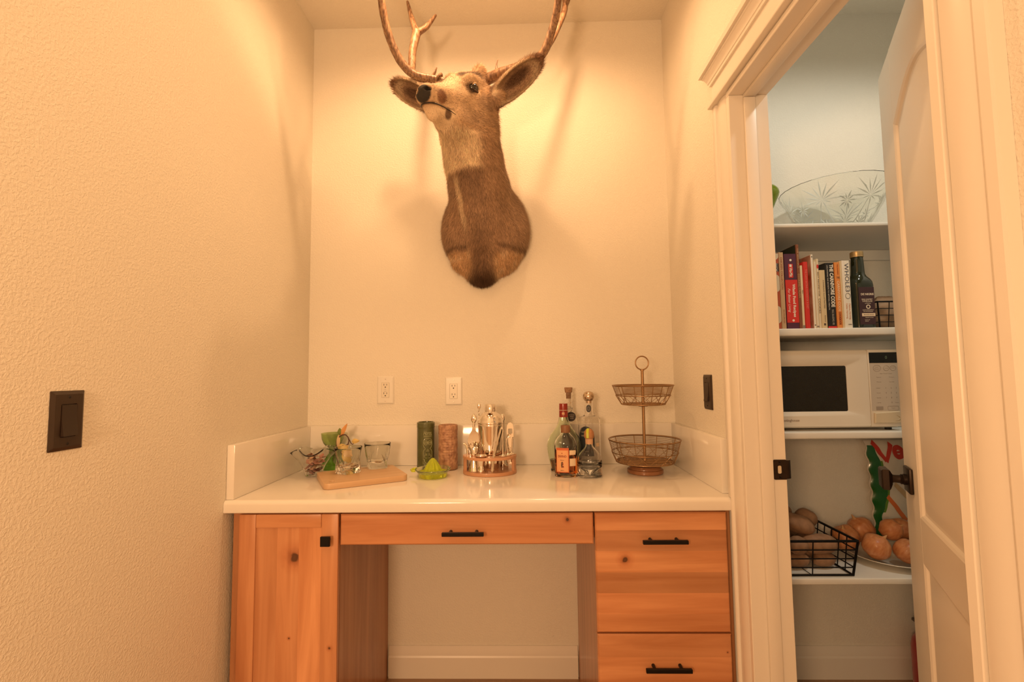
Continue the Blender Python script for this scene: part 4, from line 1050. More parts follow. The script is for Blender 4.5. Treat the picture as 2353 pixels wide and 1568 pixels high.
# ================================================================== PANTRY
YS = -0.38
def shelves():
    for (zt, zbm, lab) in ((1.8298, 1.8155, 'top pantry shelf holding the big cut-glass bowl'), (1.4417, 1.4149, 'pantry shelf holding the cookbooks and vinegar'),
                           (1.0691, 1.0446, 'pantry shelf holding the white microwave'), (0.5629, 0.5409, 'lowest pantry shelf holding potatoes and onions')):
        t = thing('pantry_shelf', lab, 'shelf', (2.37, -0.19, zbm), group='painted pantry shelves')
        LF = local(t)
        m = MB(); m.box(1.7185, 2.998, YS, -0.002, zbm, zt, 0.004, 3); m.xform(LF); m.build('board', SHELFP, t)
        m = MB(); m.box(1.7185, 2.998, -0.020, -0.0006, zbm-0.045, zbm-0.0003, 0.001, 1); m.xform(LF); m.build('cleat', SHELFP, t)
        m = MB(); m.box(1.7176, 1.7365, YS+0.03, -0.0205, zbm-0.045, zbm-0.0003, 0.001, 1); m.xform(LF); m.build('cleat', SHELFP, t)
shelves()

def crystal_bowl():
    z = 1.8304
    t = thing('cut_glass_bowl', 'large cut-glass bowl with starburst cuts on the top pantry shelf', 'bowl', (2.238, -0.200, z))
    Rr, Hb, r0 = 0.196, 0.188, 0.082
    def R(q): u = q/Hb; return r0+(Rr-r0)*(u**0.72)
    qs = [Hb*i/16 for i in range(17)]
    prof = [(0, 0.0), (0.06, 0.0), (0.074, 0.002)]+[(R(q), q) for q in qs[1:]]+[(R(q)-0.0042, q) for q in qs[:1:-1]]+[(0.066, 0.013), (0, 0.011)]
    def fn(r, zz, a):
        if zz > Hb-0.012: return r*(1+0.006*math.cos(30*a))
        return r
    m = MB(); m.lathe(prof, 90, fn=fn); m.build('glass', CRYSTAL, t, angle=50)
    CUT = bpy.data.materials.new('bright_cut'); CUT.use_nodes = True; nt = CUT.node_tree
    tr = nt.nodes.new('ShaderNodeBsdfTranslucent'); tr.inputs['Color'].default_value = (1, 1, 0.97, 1)
    gl = nt.nodes.new('ShaderNodeBsdfGlass'); gl.inputs['IOR'].default_value = 1.5; gl.inputs['Roughness'].default_value = 0.05
    mx = nt.nodes.new('ShaderNodeMixShader'); mx.inputs['Fac'].default_value = 0.25
    nt.links.new(tr.outputs[0], mx.inputs[1]); nt.links.new(gl.outputs[0], mx.inputs[2]); nt.links.new(mx.outputs[0], nt.nodes['Material Output'].inputs['Surface'])
    def pt(a, q, off): r = R(q)+off; return Vector((r*math.cos(a), r*math.sin(a), q))
    def petal(a0, q0, da, dq, wd, par):
        """diamond shaped wedge on the surface from (a0,q0) along (da,dq) in metres"""
        ln = math.hypot(da, dq); ux, uy = da/ln, dq/ln; px, py = -uy, ux
        rr = R(max(min(q0, Hb), 0.004))
        def S(s, w_, off):
            x = ux*s*ln+px*w_; y = uy*s*ln+py*w_
            q = min(max(q0+y, 0.003), Hb-0.004); return pt(a0+x/rr, q, -0.0046-off)
        m = MB(); bm = m.bm
        v = [bm.verts.new(p) for p in (S(0.06, 0, 0.0003), S(0.5, wd, 0.0003), S(1.0, 0, 0.0003), S(0.5, -wd, 0.0003), S(0.5, 0, 0.0032))]
        for i in range(4): bm.faces.new((v[i], v[(i+1) % 4], v[4]))
        bm.faces.new((v[3], v[2], v[1], v[0]))
        return m
    def star(a, q, n, size, wd, half=False, tails=False):
        M_ = MB()
        for k in range(n):
            th = (PI*k/(n-1) if half else 2*PI*k/n)
            L_ = size*(1.0 if k % 2 == 0 else 0.72)
            M_.join(petal(a, q, L_*math.cos(th), L_*math.sin(th), wd, t))
        if tails:
            for s in (-1, 1): M_.join(petal(a, q, s*0.058, -0.150, wd*1.25, t))
            for k in range(4):
                th = PI+PI*(k+0.5)/4; M_.join(petal(a, q, size*0.4*math.cos(th), size*0.4*math.sin(th), wd*0.7, t))
        M_.build('cut_star', CUT, t, smooth=False)
    for k in range(6):
        a = math.radians(-78+60*k)
        star(a, 0.112, 9, 0.084, 0.0026, True, True)
        star(a+math.radians(30), 0.098, 10, 0.034, 0.0026)
        star(a+math.radians(30), 0.026, 7, 0.040, 0.0024, True)
        star(a, 0.022, 7, 0.034, 0.0024, True)
crystal_bowl()

def pantry_things():
    # green glass vase at the left end of the top shelf
    t = thing('green_vase', 'small round green glass vase at the left end of the top pantry shelf', 'vase', (1.956, -0.20, 1.8304))
    m = MB(); m.lathe([(0, 0), (0.022, 0), (0.024, 0.004), (0.020, 0.03), (0.020, 0.06), (0.026, 0.10), (0.040, 0.135), (0.052, 0.160), (0.057, 0.176), (0.0545, 0.190), (0.044, 0.204), (0.030, 0.212), (0.027, 0.220), (0.024, 0.220), (0.028, 0.208), (0.042, 0.198), (0.050, 0.186), (0.052, 0.174), (0.046, 0.158), (0.034, 0.138), (0.018, 0.10), (0, 0.09)], 44)
    m.build('glass', mat('lime_vase_glass', (0.30, 0.40, 0.02), 0.03, trans=0.5), t, angle=60)

    # ------------------------------------------------------------ books
    zs = 1.4423; YB = -0.368
    def M_(n, c, r=0.5): return mat('print_'+n, c, r)
    PAGE = mat('paper_pages', (0.70, 0.62, 0.48), 0.9, var=(400, 0.12))
    def book(label, x0, x1, h, depth, col, yf=YB, hard=True, rec=0.003, lean=0.0):
        t = thing('cookbook', label, 'book', ((x0+x1)/2, yf+depth/2, zs), group='cookbooks on the pantry shelf')
        wd = (x1-x0)/2-0.0002; th = 0.0018 if hard else 0.0006; d2 = depth/2
        th = min(th, wd*0.35)
        m = MB()
        poly = [(-wd, d2), (-wd, -d2+0.002), (-wd+0.0008, -d2+0.0004), (-wd+0.002 if wd > 0.004 else 0, -d2), (wd-0.002 if wd > 0.004 else 0.0001, -d2), (wd-0.0008, -d2+0.0004), (wd, -d2+0.002), (wd, d2), (wd-th, d2), (wd-th, -d2+th+0.001), (-wd+th, -d2+th+0.001), (-wd+th, d2)]
        m.prism(poly, 0.0, h, lambda a, b, d: (a+lean*d, b, d)); m.build('cover', col, t, angle=30)
        if wd-th > 0.0008:
            m = MB(); m.prism([(-wd+th+0.0001, -d2+th+0.0012), (wd-th-0.0001, -d2+th+0.0012), (wd-th-0.0001, d2-rec), (-wd+th+0.0001, d2-rec)], rec*0.5 if hard else 0.0003, h-(rec if hard else 0.0006), lambda a, b, d: (a+lean*d, b, d)); m.build('pages', PAGE, t, smooth=False)
        t['_d2'] = d2; 
        return t, wd, d2
    def spine(t, d2, s, size, m_, zc_, x=0.0, fit=None, bold=0.0, shear=0.0, lean=0.0, space=1.0):
        text(s, size, m_, t, down(x+lean*zc_, zc_, -d2-0.0003, -lean), fit=fit, bold=bold, shear=shear, space=space)
    def band(t, wd, d2, z0, z1, m_, nm='spine_band', inset=0.0003, off=0.0003):
        m = MB(); m.box(-wd+inset, wd-inset, -d2-off, -d2+0.0003, z0, z1); m.build(nm, m_, t, smooth=False)
    IV = M_('ivory', (0.72, 0.62, 0.45)); WH = M_('white', (0.80, 0.74, 0.63)); BK = M_('black', (0.015, 0.013, 0.012)); RD = M_('red', (0.62, 0.035, 0.025))
    DK = M_('dark', (0.10, 0.07, 0.05)); GR = M_('grey', (0.25, 0.2, 0.16))
    # 1 patterned
    x0, x1 = 1.882, 1.9115
    t, wd, d2 = book('red and cream patterned book at the left end of the cookbook row', x0, x1, 0.280, 0.24, M_('brick_red', (0.50, 0.10, 0.04)))
    for k, (zz, r) in enumerate(((0.285, 0.03), (0.168, 0.033), (0.052, 0.033))):
        m = MB(); pts = [(0.0155*max(-1, min(1, 2.2*math.cos(q))) if True else 0, zz+r*math.sin(q)) for q in [k2*PI/12 for k2 in range(24)]]
        pts = [(max(-wd+0.0006, min(wd-0.0006, r*0.62*math.cos(q))), min(zz+r*math.sin(q), 0.279)) for q in [k2*PI/14 for k2 in range(28)]]
        m.loops([[(a, -d2-0.0003, b) for a, b in pts]], cap_first=False); m.build('spine_spot', IV, t, smooth=False)
    m = MB(); m.box(-wd+0.001, wd-0.001, -d2-0.0005, -d2, 0.212, 0.242); m.build('spine_label', M_('charcoal', (0.06, 0.04, 0.04)), t, smooth=False)
    text('WOK', 0.013, WH, t, down(0.004, 0.227, -d2-0.0006)); text('BOOK', 0.011, WH, t, down(-0.006, 0.227, -d2-0.0006))
    # 2
    t, wd, d2 = book('tan spined book with a thin red title, second from the left of the cookbook row', 1.9117, 1.929, 0.2835, 0.22, M_('tan', (0.60, 0.40, 0.22)))
    spine(t, d2, 'CHICKEN COLLECTION', 0.0105, M_('rust', (0.36, 0.10, 0.05)), 0.205, fit=0.120); text('FAVOURITES', 0.006, M_('rust', (0.36, 0.10, 0.05)), t, down(0.001, 0.045, -d2-0.0003), fit=0.05)
    # 3 binder
    t, wd, d2 = book('thick purple and red recipe binder in the cookbook row', 1.931, 1.9755, 0.277, 0.26, M_('purple', (0.085, 0.022, 0.050)))
    band(t, wd, d2, 0.022, 0.180, RD)
    m = MB(); m.box(-0.008, 0.0085, -d2-0.0006, -d2+0.0002, 0.188, 0.239, 0.0004, 1); m.build('spine_label', RD, t)
    text('Vita-Mix', 0.014, WH, t, down(0.0, 0.208, -d2-0.0008), fit=0.034, bold=0.0003)
    m = MB(); m.box(-0.004, 0.004, -d2-0.0009, -d2-0.0005, 0.228, 0.237); m.build('spine_mark', WH, t, smooth=False)
    text('Whole Food Recipes', 0.0135, WH, t, down(0.0075, 0.103, -d2-0.0005), fit=0.122, bold=0.0004)
    text('For Better Living', 0.0125, WH, t, down(-0.010, 0.105, -d2-0.0005), fit=0.088, shear=0.35)
    for zz in (0.2535, 0.030):
        m = MB(); m.lathe([(0, 0.0003), (0.0042, 0.0003), (0.0042, 0)], 16); m.xform(lambda c: Vector((c.x+0.001, -d2-0.0004-c.z, zz+c.y))); m.build('binder_rivet', WH, t)
    # 4
    t, wd, d2 = book('tallest brown-spined book with a dark green cover, right of the purple binder', 1.976, 1.987, 0.312, 0.235, M_('brown_spine', (0.22, 0.075, 0.035)), hard=True)
    m = MB(); m.box(-wd-0.0003, -wd, -d2+0.004, d2-0.002, 0.001, 0.311); m.build('cover_print', M_('dark_green', (0.022, 0.026, 0.012)), t, smooth=False)
    spine(t, d2, 'COOKING ITALIAN', 0.0085, M_('gold', (0.60, 0.42, 0.2)), 0.158, fit=0.088); spine(t, d2, 'THE BEAUTIFUL', 0.006, M_('gold', (0.60, 0.42, 0.2)), 0.26, fit=0.075)
    # 5
    t, wd, d2 = book('thin cream booklet with a grey foot, beside the red spined book', 1.9875, 1.9965, 0.233, 0.20, M_('cream', (0.72, 0.63, 0.42)), hard=False)
    band(t, wd, d2, 0.0, 0.012, GR); text('MENU', 0.005, DK, t, down(0, 0.135, -d2-0.0003))
    # 6
    t, wd, d2 = book('bright red spined diet cookbook in the middle of the row', 1.997, 2.0135, 0.2455, 0.19, RD, yf=YB-0.004)
    spine(t, d2, 'THE CLEAN EATING COOKBOOK & DIET', 0.0085, M_('pink', (0.70, 0.28, 0.2)), 0.145, fit=0.145)
    # 7 photo cover
    t, wd, d2 = book('tall white-spined book with a food photograph on its cover', 2.029, 2.0375, 0.274, 0.26, WH, yf=YB+0.002)
    ph = mat('photo_cover', (0.40, 0.09, 0.04), 0.35, var=(22, 0.5, (0.66, 0.48, 0.34)))
    m = MB(); m.box(-wd-0.0004, -wd, -d2+0.002, d2-0.002, 0.001, 0.272); m.build('cover_print', ph, t, smooth=False)
    for zz in (0.265, 0.012):
        m = MB(); m.box(-0.002, 0.002, -d2-0.0003, -d2, zz-0.002, zz+0.002); m.build('spine_mark', DK, t, smooth=False)
    # 8
    t, wd, d2 = book('plain cream paperback pressed against the photo-cover book', 2.0377, 2.0467, 0.247, 0.22, M_('pale_cream', (0.74, 0.66, 0.50)), hard=False)
    band(t, wd, d2, 0.004, 0.009, GR)
    t, wd, d2 = book('taller grey-topped pamphlet standing behind the plain cream paperback', 2.0385, 2.0455, 0.262, 0.015, M_('pale_grey', (0.42, 0.36, 0.28)), yf=-0.145, hard=False)
    # 9
    t, wd, d2 = book('cream book with a red oval mark on its spine, about cookies', 2.047, 2.0555, 0.2565, 0.21, M_('bisque', (0.74, 0.64, 0.46)))
    m = MB(); m.loops([[(0.0036*math.cos(q), -d2-0.0004, 0.228+0.008*math.sin(q)) for q in [k*PI/8 for k in range(16)]]], cap_first=False); m.build('spine_mark', RD, t, smooth=False)
    spine(t, d2, 'BEST RECIPES FOR', 0.006, DK, 0.163, fit=0.090); spine(t, d2, 'COOKIES', 0.0095, DK, 0.082, fit=0.055)
    # 10
    t, wd, d2 = book('short cream cookbook left of the black one', 2.0557, 2.077, 0.2145, 0.17, M_('bisque_dark', (0.66, 0.52, 0.30)))
    spine(t, d2, 'COOKING ILLUSTRATED', 0.0065, DK, 0.125, fit=0.105, x=0.003); m = MB(); m.box(-0.003, 0.004, -d2-0.0004, -d2, 0.010, 0.018); m.build('spine_mark', DK, t, smooth=False)
    text('America', 0.005, DK, t, down(0.003, 0.035, -d2-0.0003), fit=0.025)
    # 11
    t, wd, d2 = book('thick black book with bold white capitals on its spine', 2.079, 2.1105, 0.241, 0.235, BK, yf=YB+0.001)
    text('THE CARNIVORE CODE', 0.0175, WH, t, down(0.0055, 0.156, -d2-0.0004), fit=0.158, bold=0.0006)
    text('UNLOCKING THE SECRETS TO OPTIMAL HEALTH', 0.005, WH, t, down(-0.0085, 0.150, -d2-0.0004), fit=0.165)
    text('PAUL SALADINO, MD', 0.010, M_('soft_white', (0.5, 0.45, 0.38)), t, down(0.003, 0.040, -d2-0.0004), fit=0.056)
    band(t, wd, d2, 0.0, 0.007, RD)
    # 12
    ORG = M_('orange', (0.72, 0.26, 0.06))
    t, wd, d2 = book('orange spined cookbook right of the thick black book', 2.1115, 2.131, 0.2425, 0.20, ORG)
    text('THE', 0.011, DK, t, (lambda f: lambda a, b, h: f(a, b, h))(front(0.002, 0.185, -d2-0.0004)), fit=0.011)
    text('CARNIVORE CODE', 0.0115, M_('peach', (0.82, 0.58, 0.36)), t, down(0.001, 0.117, -d2-0.0004), fit=0.112, bold=0.0003)
    text('COOKBOOK', 0.011, M_('maroon', (0.22, 0.03, 0.01)), t, down(0.001, 0.035, -d2-0.0004), fit=0.048, bold=0.0003); text('PAUL SALADINO', 0.005, M_('maroon', (0.22, 0.03, 0.01)), t, down(0.002, 0.216, -d2-0.0004), fit=0.038)
    # 13, 14
    t, wd, d2 = book('thin yellow-cream booklet squeezed left of the white book', 2.1315, 2.1365, 0.2475, 0.20, M_('butter', (0.74, 0.60, 0.36)), hard=False)
    t, wd, d2 = book('white book with large dark capitals at the right end of the row', 2.137, 2.1655, 0.248, 0.205, WH, yf=YB-0.002)
    NB = M_('slate', (0.06, 0.07, 0.10))
    text('WHOLE3', 0.021, NB, t, down(0.002, 0.184, -d2-0.0004), fit=0.106)
    m = MB(); m.tube([(0.0022+0.0085*math.cos(q), -d2-0.0005, 0.117+0.0085*math.sin(q)*1.2) for q in [k*PI/12 for k in range(24)]], 0.0007, 6, closed=True); m.build('spine_ring', NB, t)
    text('Melissa Hartwig', 0.0085, M_('salmon', (0.62, 0.28, 0.18)), t, down(0.0065, 0.060, -d2-0.0004), fit=0.058); text('Dallas Hartwig', 0.0085, M_('salmon', (0.62, 0.28, 0.18)), t, down(-0.0035, 0.062, -d2-0.0004), fit=0.055)
    text('HMH', 0.006, DK, t, front(0.004, 0.012, -d2-0.0004))
    # tall pale magazine standing at the back of the row
    t, wd, d2 = book('tall pale grey magazine standing up behind the black and orange books', 2.1345, 2.1385, 0.276, 0.20, M_('pale_grey_mag', (0.52, 0.45, 0.40)), yf=-0.34+0.182, hard=False)

    # ------------------------------------------------------------ vinegar bottle
    t = thing('vinegar_bottle', 'dark green square-shouldered vinegar bottle right of the cookbooks', 'bottle', (2.225, -0.325, zs))
    DG = mat('dark_bottle_glass', (0.012, 0.016, 0.004), 0.06, coat=0.6)
    def sq(r, a, k):   # rounded-square section
        n_ = 2+2.2*k; c, s = abs(math.cos(a)), abs(math.sin(a)); return r/((c**n_+s**n_)**(1/n_))
    prof = [(0, 0), (0.034, 0), (0.0375, 0.003), (0.0375, 0.158), (0.0365, 0.172), (0.033, 0.183), (0.027, 0.193), (0.0228, 0.203), (0.0215, 0.215), (0.0205, 0.25), (0.0195, 0.266), (0.0185, 0.268), (0, 0.268)]
    m = MB(); m.lathe(prof, 64, fn=lambda r, q, a: sq(r, a+math.radians(0), max(0, min(1, (0.195-q)/0.03)))); m.build('glass', DG, t, angle=50)
    m = MB(); m.lathe([(0.0200, 0.2685), (0.0212, 0.2685), (0.0214, 0.274), (0.0208, 0.2745), (0.0212, 0.2755), (0.0210, 0.288), (0.0195, 0.2895), (0, 0.290)], 40); m.build('screw_cap', mat('gold_cap', (0.55, 0.38, 0.18), 0.35, 0.6), t, angle=40)
    yl = -0.0378
    m = MB(); m.box(-0.0275, 0.0285, yl-0.0004, yl+0.0006, 0.012, 0.150, 0.0003, 1); lb = m.build('label', mat('label_aubergine', (0.050, 0.020, 0.024), 0.5), t)
    LP = mat('label_pale_print', (0.72, 0.62, 0.48), 0.5); yt = yl-0.0006
    text('DE NIGRIS', 0.0105, LP, lb, front(0.003, 0.123, yt), fit=0.046, bold=0.0003)
    text('BALSAMIC', 0.0085, LP, lb, front(0.002, 0.104, yt), fit=0.039); text('VINEGAR', 0.0085, LP, lb, front(0.002, 0.097, yt), fit=0.037); text('of Modena', 0.005, LP, lb, front(0.003, 0.0895, yt), shear=0.3)
    m = MB(); m.lathe([(0.0045, 0.0004), (0.0078, 0.0004), (0.0078, 0), (0.0045, 0)], 24, close=True); m.xform(lambda c: Vector((0.004+c.x, yt-c.z, 0.077+c.y))); m.build('seal', LP, lb)
    for k, s_ in enumerate(('ACETO BALSAMICO', 'DI MODENA')): text(s_, 0.005, LP, lb, front(0.003, 0.065-0.0055*k, yt), fit=0.040-0.006*k)
    m = MB(); m.box(-0.020, 0.0275, yt-0.0003, yt+0.0002, 0.042, 0.0535); lp = m.build('label_band', mat('label_cream', (0.78, 0.62, 0.44), 0.5), lb, smooth=False)
    text('BRONZE EAGLE', 0.005, DK, lp, front(0.004, 0.0478, yt-0.0004), fit=0.036)
    text('PRODUCT OF ITALY', 0.0042, LP, lb, front(0.006, 0.037, yt), fit=0.029); text('16.9 FL OZ', 0.004, LP, lb, front(-0.002, 0.029, yt)); text('(500ml)', 0.004, LP, lb, front(-0.004, 0.024, yt))
    # ------------------------------------------------------------ wire basket with paper packets
    def wire_basket(label, x0, x1, y0, y1, zb_, hgt, nx, ny, flare=0.0, rows=1, thick=1.0):
        t = thing('wire_basket', label, 'basket', ((x0+x1)/2, (y0+y1)/2, zb_))
        LF = local(t)
        def rim(zz, e, r): return [(x0-e, y0-e, zz), (x1+e, y0-e, zz), (x1+e, y1+e, zz), (x0-e, y1+e, zz)]
        def rail(nm, zz, e, r):
            c = rim(zz, e, r); m = MB()
            for a, b in zip(c, c[1:]+c[:1]): m.tube([a, b], r, 8)
            m.xform(LF); m.build(nm, BLACK, t)
        rail('top_rail', zb_+hgt, flare, 0.0032*thick); rail('bottom_rail', zb_+0.0026*thick, 0, 0.0024*thick)
        for i in range(rows):
            u = (i+1)/(rows+1); rail('side_wire', zb_+hgt*u, flare*u, 0.0016*thick)
        pts = []
        for i in range(nx+1):
            x = x0+(x1-x0)*i/nx; ex = -flare if i == 0 else flare if i == nx else 0
            for yy, ey in ((y0, -flare), (y1, flare)): pts.append(((x, yy, zb_+0.002), (x+ex, yy+ey, zb_+hgt)))
        for i in range(1, ny):
            y = y0+(y1-y0)*i/ny
            for xx, ex in ((x0, -flare), (x1, flare)): pts.append(((xx, y, zb_+0.002), (xx+ex, y, zb_+hgt)))
        for a, b in pts:
            m = MB(); m.tube([a, b], 0.0030*thick if (a[0] in (x0, x1) and a[1] in (y0, y1)) else 0.0015*thick, 6); m.xform(LF); m.build('upright_wire', BLACK, t)
        for i in range(1, nx):
            x = x0+(x1-x0)*i/nx; m = MB(); m.tube([(x, y0, zb_+0.0026), (x, y1, zb_+0.0026)], 0.0014, 6); m.xform(LF); m.build('floor_wire', BLACK, t)
        return t
    # the upper basket is turned so that one corner points at the door
    t = wire_basket('black wire basket of brown packets right of the vinegar bottle', 2.302, 2.52, -0.315, -0.075, zs, 0.100, 7, 7, 0.012, 3)
    def packet(name, label, cat, loc, sx, sy, sz, mt, seed, rot=0.0, parts=True):
        t = thing(name, label, cat, loc, rot)
        def f(u, v):
            a = 2*PI*u; q = v
            prof = (math.sin(PI*min(max(q, 0.02), 0.98)))**0.35
            top = 1-0.75*max(0, (q-0.7)/0.3)
            n_ = 0.10*noise.noise(Vector((3*math.cos(a)+seed, 3*math.sin(a), 4*q)))+0.05*noise.noise(Vector((9*math.cos(a)+seed, 9*math.sin(a), 11*q)))
            k = prof*(1+n_*2)*(1 if q < 0.7 else 1)
            c, s = math.cos(a), math.sin(a); p_ = 4
            rr = 1/((abs(c)**p_+abs(s)**p_)**(1/p_))
            return (sx*rr*c*k, sy*rr*s*k*top, sz*q*(1+0.08*n_))
        m = MB(); m.grid(f, 48, 22, wrapu=True); bm = m.bm; bm.verts.ensure_lookup_table()
        bm.faces.new([bm.verts[i*22] for i in range(48)]); bm.faces.new([bm.verts[i*22+21] for i in range(48)])
        m.build('wrapper', mt, t, angle=70); return t
    KP = mat('brown_paper', (0.42, 0.27, 0.16), 0.7, var=(20, 0.35)); 
    packet('paper_packet', 'crumpled brown paper packet in the black wire basket by the vinegar', 'packet', (2.385, -0.235, zs+0.0052), 0.062, 0.055, 0.128, KP, 1.0)
    packet('paper_packet', 'brown paper packet at the back of the basket by the vinegar', 'packet', (2.46, -0.14, zs+0.0052), 0.05, 0.045, 0.135, KP, 5.0)
    packet('foil_packet', 'small dark blue packet behind the vinegar bottle', 'packet', (2.33, -0.130, zs+0.0052), 0.020, 0.035, 0.128, mat('blue_foil', (0.012, 0.022, 0.07), 0.3), 9.0)

    # ------------------------------------------------------------ microwave
    zm = 1.0697
    t = thing('microwave', 'white countertop microwave oven on the third pantry shelf', 'microwave', (2.105, -0.19, zm))
    LF = local(t)
    MW = mat('microwave_white', (0.76, 0.68, 0.56), 0.25, coat=0.3); MG = mat('microwave_grey', (0.55, 0.47, 0.38), 0.4)
    x0, x1, z0, z1, yf = 1.862, 2.334, 1.0835, 1.3625, -0.352
    xd = 2.2215
    def p(nm, m, mt, par=t, **k): m.xform(LF); return m.build(nm, mt, par, **k)
    p('body', MB().box(x0, x1, yf+0.022, -0.03, z0-0.006, z1-0.001, 0.004, 2), MW)
    # door with sloping recess round the window
    wx0, wx1, wz0, wz1 = 1.893, 2.149, 1.139, 1.305
    def rr(ax, bx_, az, bz, r, y): return [(a, y, b) for a, b in rrect(ax, bx_, az, bz, r, 4)]
    m = MB(); m.loops([rr(x0, xd, z0, z1, 0.004, yf+0.0215), rr(x0, xd, z0, z1, 0.004, yf+0.004), rr(x0+0.003, xd-0.0008, z0+0.003, z1-0.003, 0.004, yf),
                       rr(x0+0.012, xd-0.013, z0+0.040, z1-0.032, 0.012, yf), rr(wx0, wx1, wz0, wz1, 0.006, yf+0.010), rr(wx0, wx1, wz0, wz1, 0.006, yf+0.012)], cap_first=True, cap_last=False)
    door = p('oven_door', m, MW, angle=25)
    m = MB(); m.loops([rr(wx0, wx1, wz0, wz1, 0.006, yf+0.0115), rr(wx0, wx1, wz0, wz1, 0.006, yf+0.0135)]); p('window', m, mat('oven_window', (0.022, 0.016, 0.008), 0.12, var=(900, 0.3)), door)
    text('Westinghouse', 0.0125, mat('grey_print', (0.35, 0.28, 0.22)), door, lambda a, b, h: LF(Vector((1.930+a, yf-0.0003-h, 1.1085+b))), fit=0.072, bold=0.0002)
    cp = p('control_panel', MB().box(xd+0.0012, x1, yf, yf+0.0215, z0, z1, 0.003, 2), MW)
    p('keypad', MB().box(xd+0.006, x1-0.004, yf-0.0004, yf+0.0005, 1.140, 1.312), MG, cp, smooth=False)
    p('display', MB().box(xd+0.006, x1-0.004, yf-0.0012, yf+0.0005, 1.3135, 1.352), mat('black_display', (0.006, 0.005, 0.003), 0.15), cp, smooth=False)
    text('0', 0.016, mat('display_digit', (0.05, 0.07, 0.03), 0.4, emis=((0.35, 0.42, 0.2), 0.12)), cp, lambda a, b, h: LF(Vector((2.288+a, yf-0.0014-h, 1.333+b))))
    PR = mat('keypad_print', (0.30, 0.24, 0.19), 0.5)
    def ft(s, size, x, zz, fit=None): return text(s, size, PR, cp, lambda a, b, h: LF(Vector((x+a, yf-0.0005-h, zz+b))), fit=fit, extrude=0.0001)
    for (cx, r, s_) in ((2.2535, 0.0135, 'One Minute+'), (2.287, 0.0105, 'Cook'), (2.311, 0.0105, 'Power')):
        m = MB(); m.tube([(cx+r*math.cos(q), yf-0.0006, 1.2945+r*0.85*math.sin(q)) for q in [k*PI/12 for k in range(24)]], 0.0005, 6, closed=True); p('key_ring', m, PR, cp)
        if r > 0.012: ft('One', 0.006, cx, 1.298); ft('Minute+', 0.006, cx, 1.2915, 0.019)
        else: ft(s_, 0.0045, cx, 1.2945, 0.013)
    ft('One Touch Cook', 0.0055, 2.284, 1.2745, 0.044)
    for k, (l_, r_) in enumerate((('Popcorn', 'Potato'), ('Pizza', 'Frozen Dinner'))): ft(l_, 0.0048, 2.258, 1.2615-0.017*k, 0.016); ft(r_, 0.0048, 2.304, 1.2615-0.017*k, 0.018)
    for k, s_ in enumerate(('Defrost', 'Clock', 'Kitchen Timer', 'Cook Time')): ft(s_, 0.0048, 2.254, 1.222-0.0175*k, 0.014)
    for k in range(9): ft(str(k+1), 0.0085, 2.281+0.0185*(k % 3), 1.222-0.0175*(k//3))
    ft('0', 0.0085, 2.2995, 1.1695); ft('Power', 0.0042, 2.318, 1.1695, 0.012)
    p('stop_key', MB().box(2.2425, 2.267, yf-0.0012, yf, 1.1435, 1.156), mat('key_grey', (0.36, 0.29, 0.23), 0.5), cp, smooth=False); ft('Stop', 0.006, 2.2547, 1.1497)
    m = MB(); c_ = rrect(2.284, 2.322, 1.1425, 1.157, 0.003); m.tube([(a, yf-0.0006, b) for a, b in c_], 0.0005, 5, closed=True); p('start_key', m, PR, cp); ft('Start', 0.0065, 2.303, 1.1497)
    lb = [(xd+0.009, 1.096), (x1-0.012, 1.096), (x1-0.005, 1.104), (x1-0.005, 1.128), (x1-0.012, 1.139), (xd+0.011, 1.133)]
    m = MB(); m.loops([[(a, yf-0.0001, b) for a, b in lb], [(a, yf-0.005, b) for a, b in lb], [(2.275+(a-2.275)*0.93, yf-0.008, 1.1165+(b-1.1165)*0.88) for a, b in lb]]); p('latch_button', m, mat('microwave_cream', (0.66, 0.55, 0.38), 0.3), cp, angle=30)
    m = MB(); m.tube([(2.307, yf-0.0085, 1.126), (2.317, yf-0.0085, 1.121), (2.320, yf-0.0085, 1.114), (2.314, yf-0.0085, 1.108), (2.304, yf-0.0085, 1.106)], [0.0003, 0.0012, 0.0016, 0.0012, 0.0003], 6); p('latch_arrow', m, mat('microwave_cream', (0.66, 0.55, 0.38), 0.3), cp)
    for xx in (x0+0.03, x1-0.03):
        for yy in (-0.32, -0.06):
            m = MB(); m.lathe([(0, 0), (0.010, 0), (0.011, 0.002), (0.011, 0.0075), (0, 0.0075)], 16, (xx, yy, zm)); p('foot', m, DARKHOLE)

    # ------------------------------------------------------------ potatoes
    zp = 0.5635
    wire_basket('black wire basket of potatoes on the lowest pantry shelf', 1.835, 2.118, -0.362, -0.065, zp, 0.125, 2, 7, 0.014, 3, 1.45)
    PT = mat('potato_skin', (0.42, 0.235, 0.130), 0.6, var=(30, 0.4), bump=(60, 0.35, 0.002))
    def blob(name, label, cat, loc, s, mt, seed, eul, group, f=None, lv=24):
        t = thing(name, label, cat, loc, group=group)
        R = Matrix.Rotation(eul[2], 3, 'Z') @ Matrix.Rotation(eul[1], 3, 'Y') @ Matrix.Rotation(eul[0], 3, 'X')
        m = MB(); m.ball((0, 0, 0), 1.0, u=lv, v=lv*2//3)
        def g(c):
            n_ = 1+0.10*noise.noise(c*1.3+Vector((seed, seed*2, 0)))+0.04*noise.noise(c*3.1+Vector((seed, 0, seed)))
            q = Vector((c.x*s[0], c.y*s[1], c.z*s[2]))*n_
            return R @ (f(q, c) if f else q)
        m.xform(g); return t, m.build('skin', mt, t, angle=80)
    gp = 'potatoes in the wire basket'
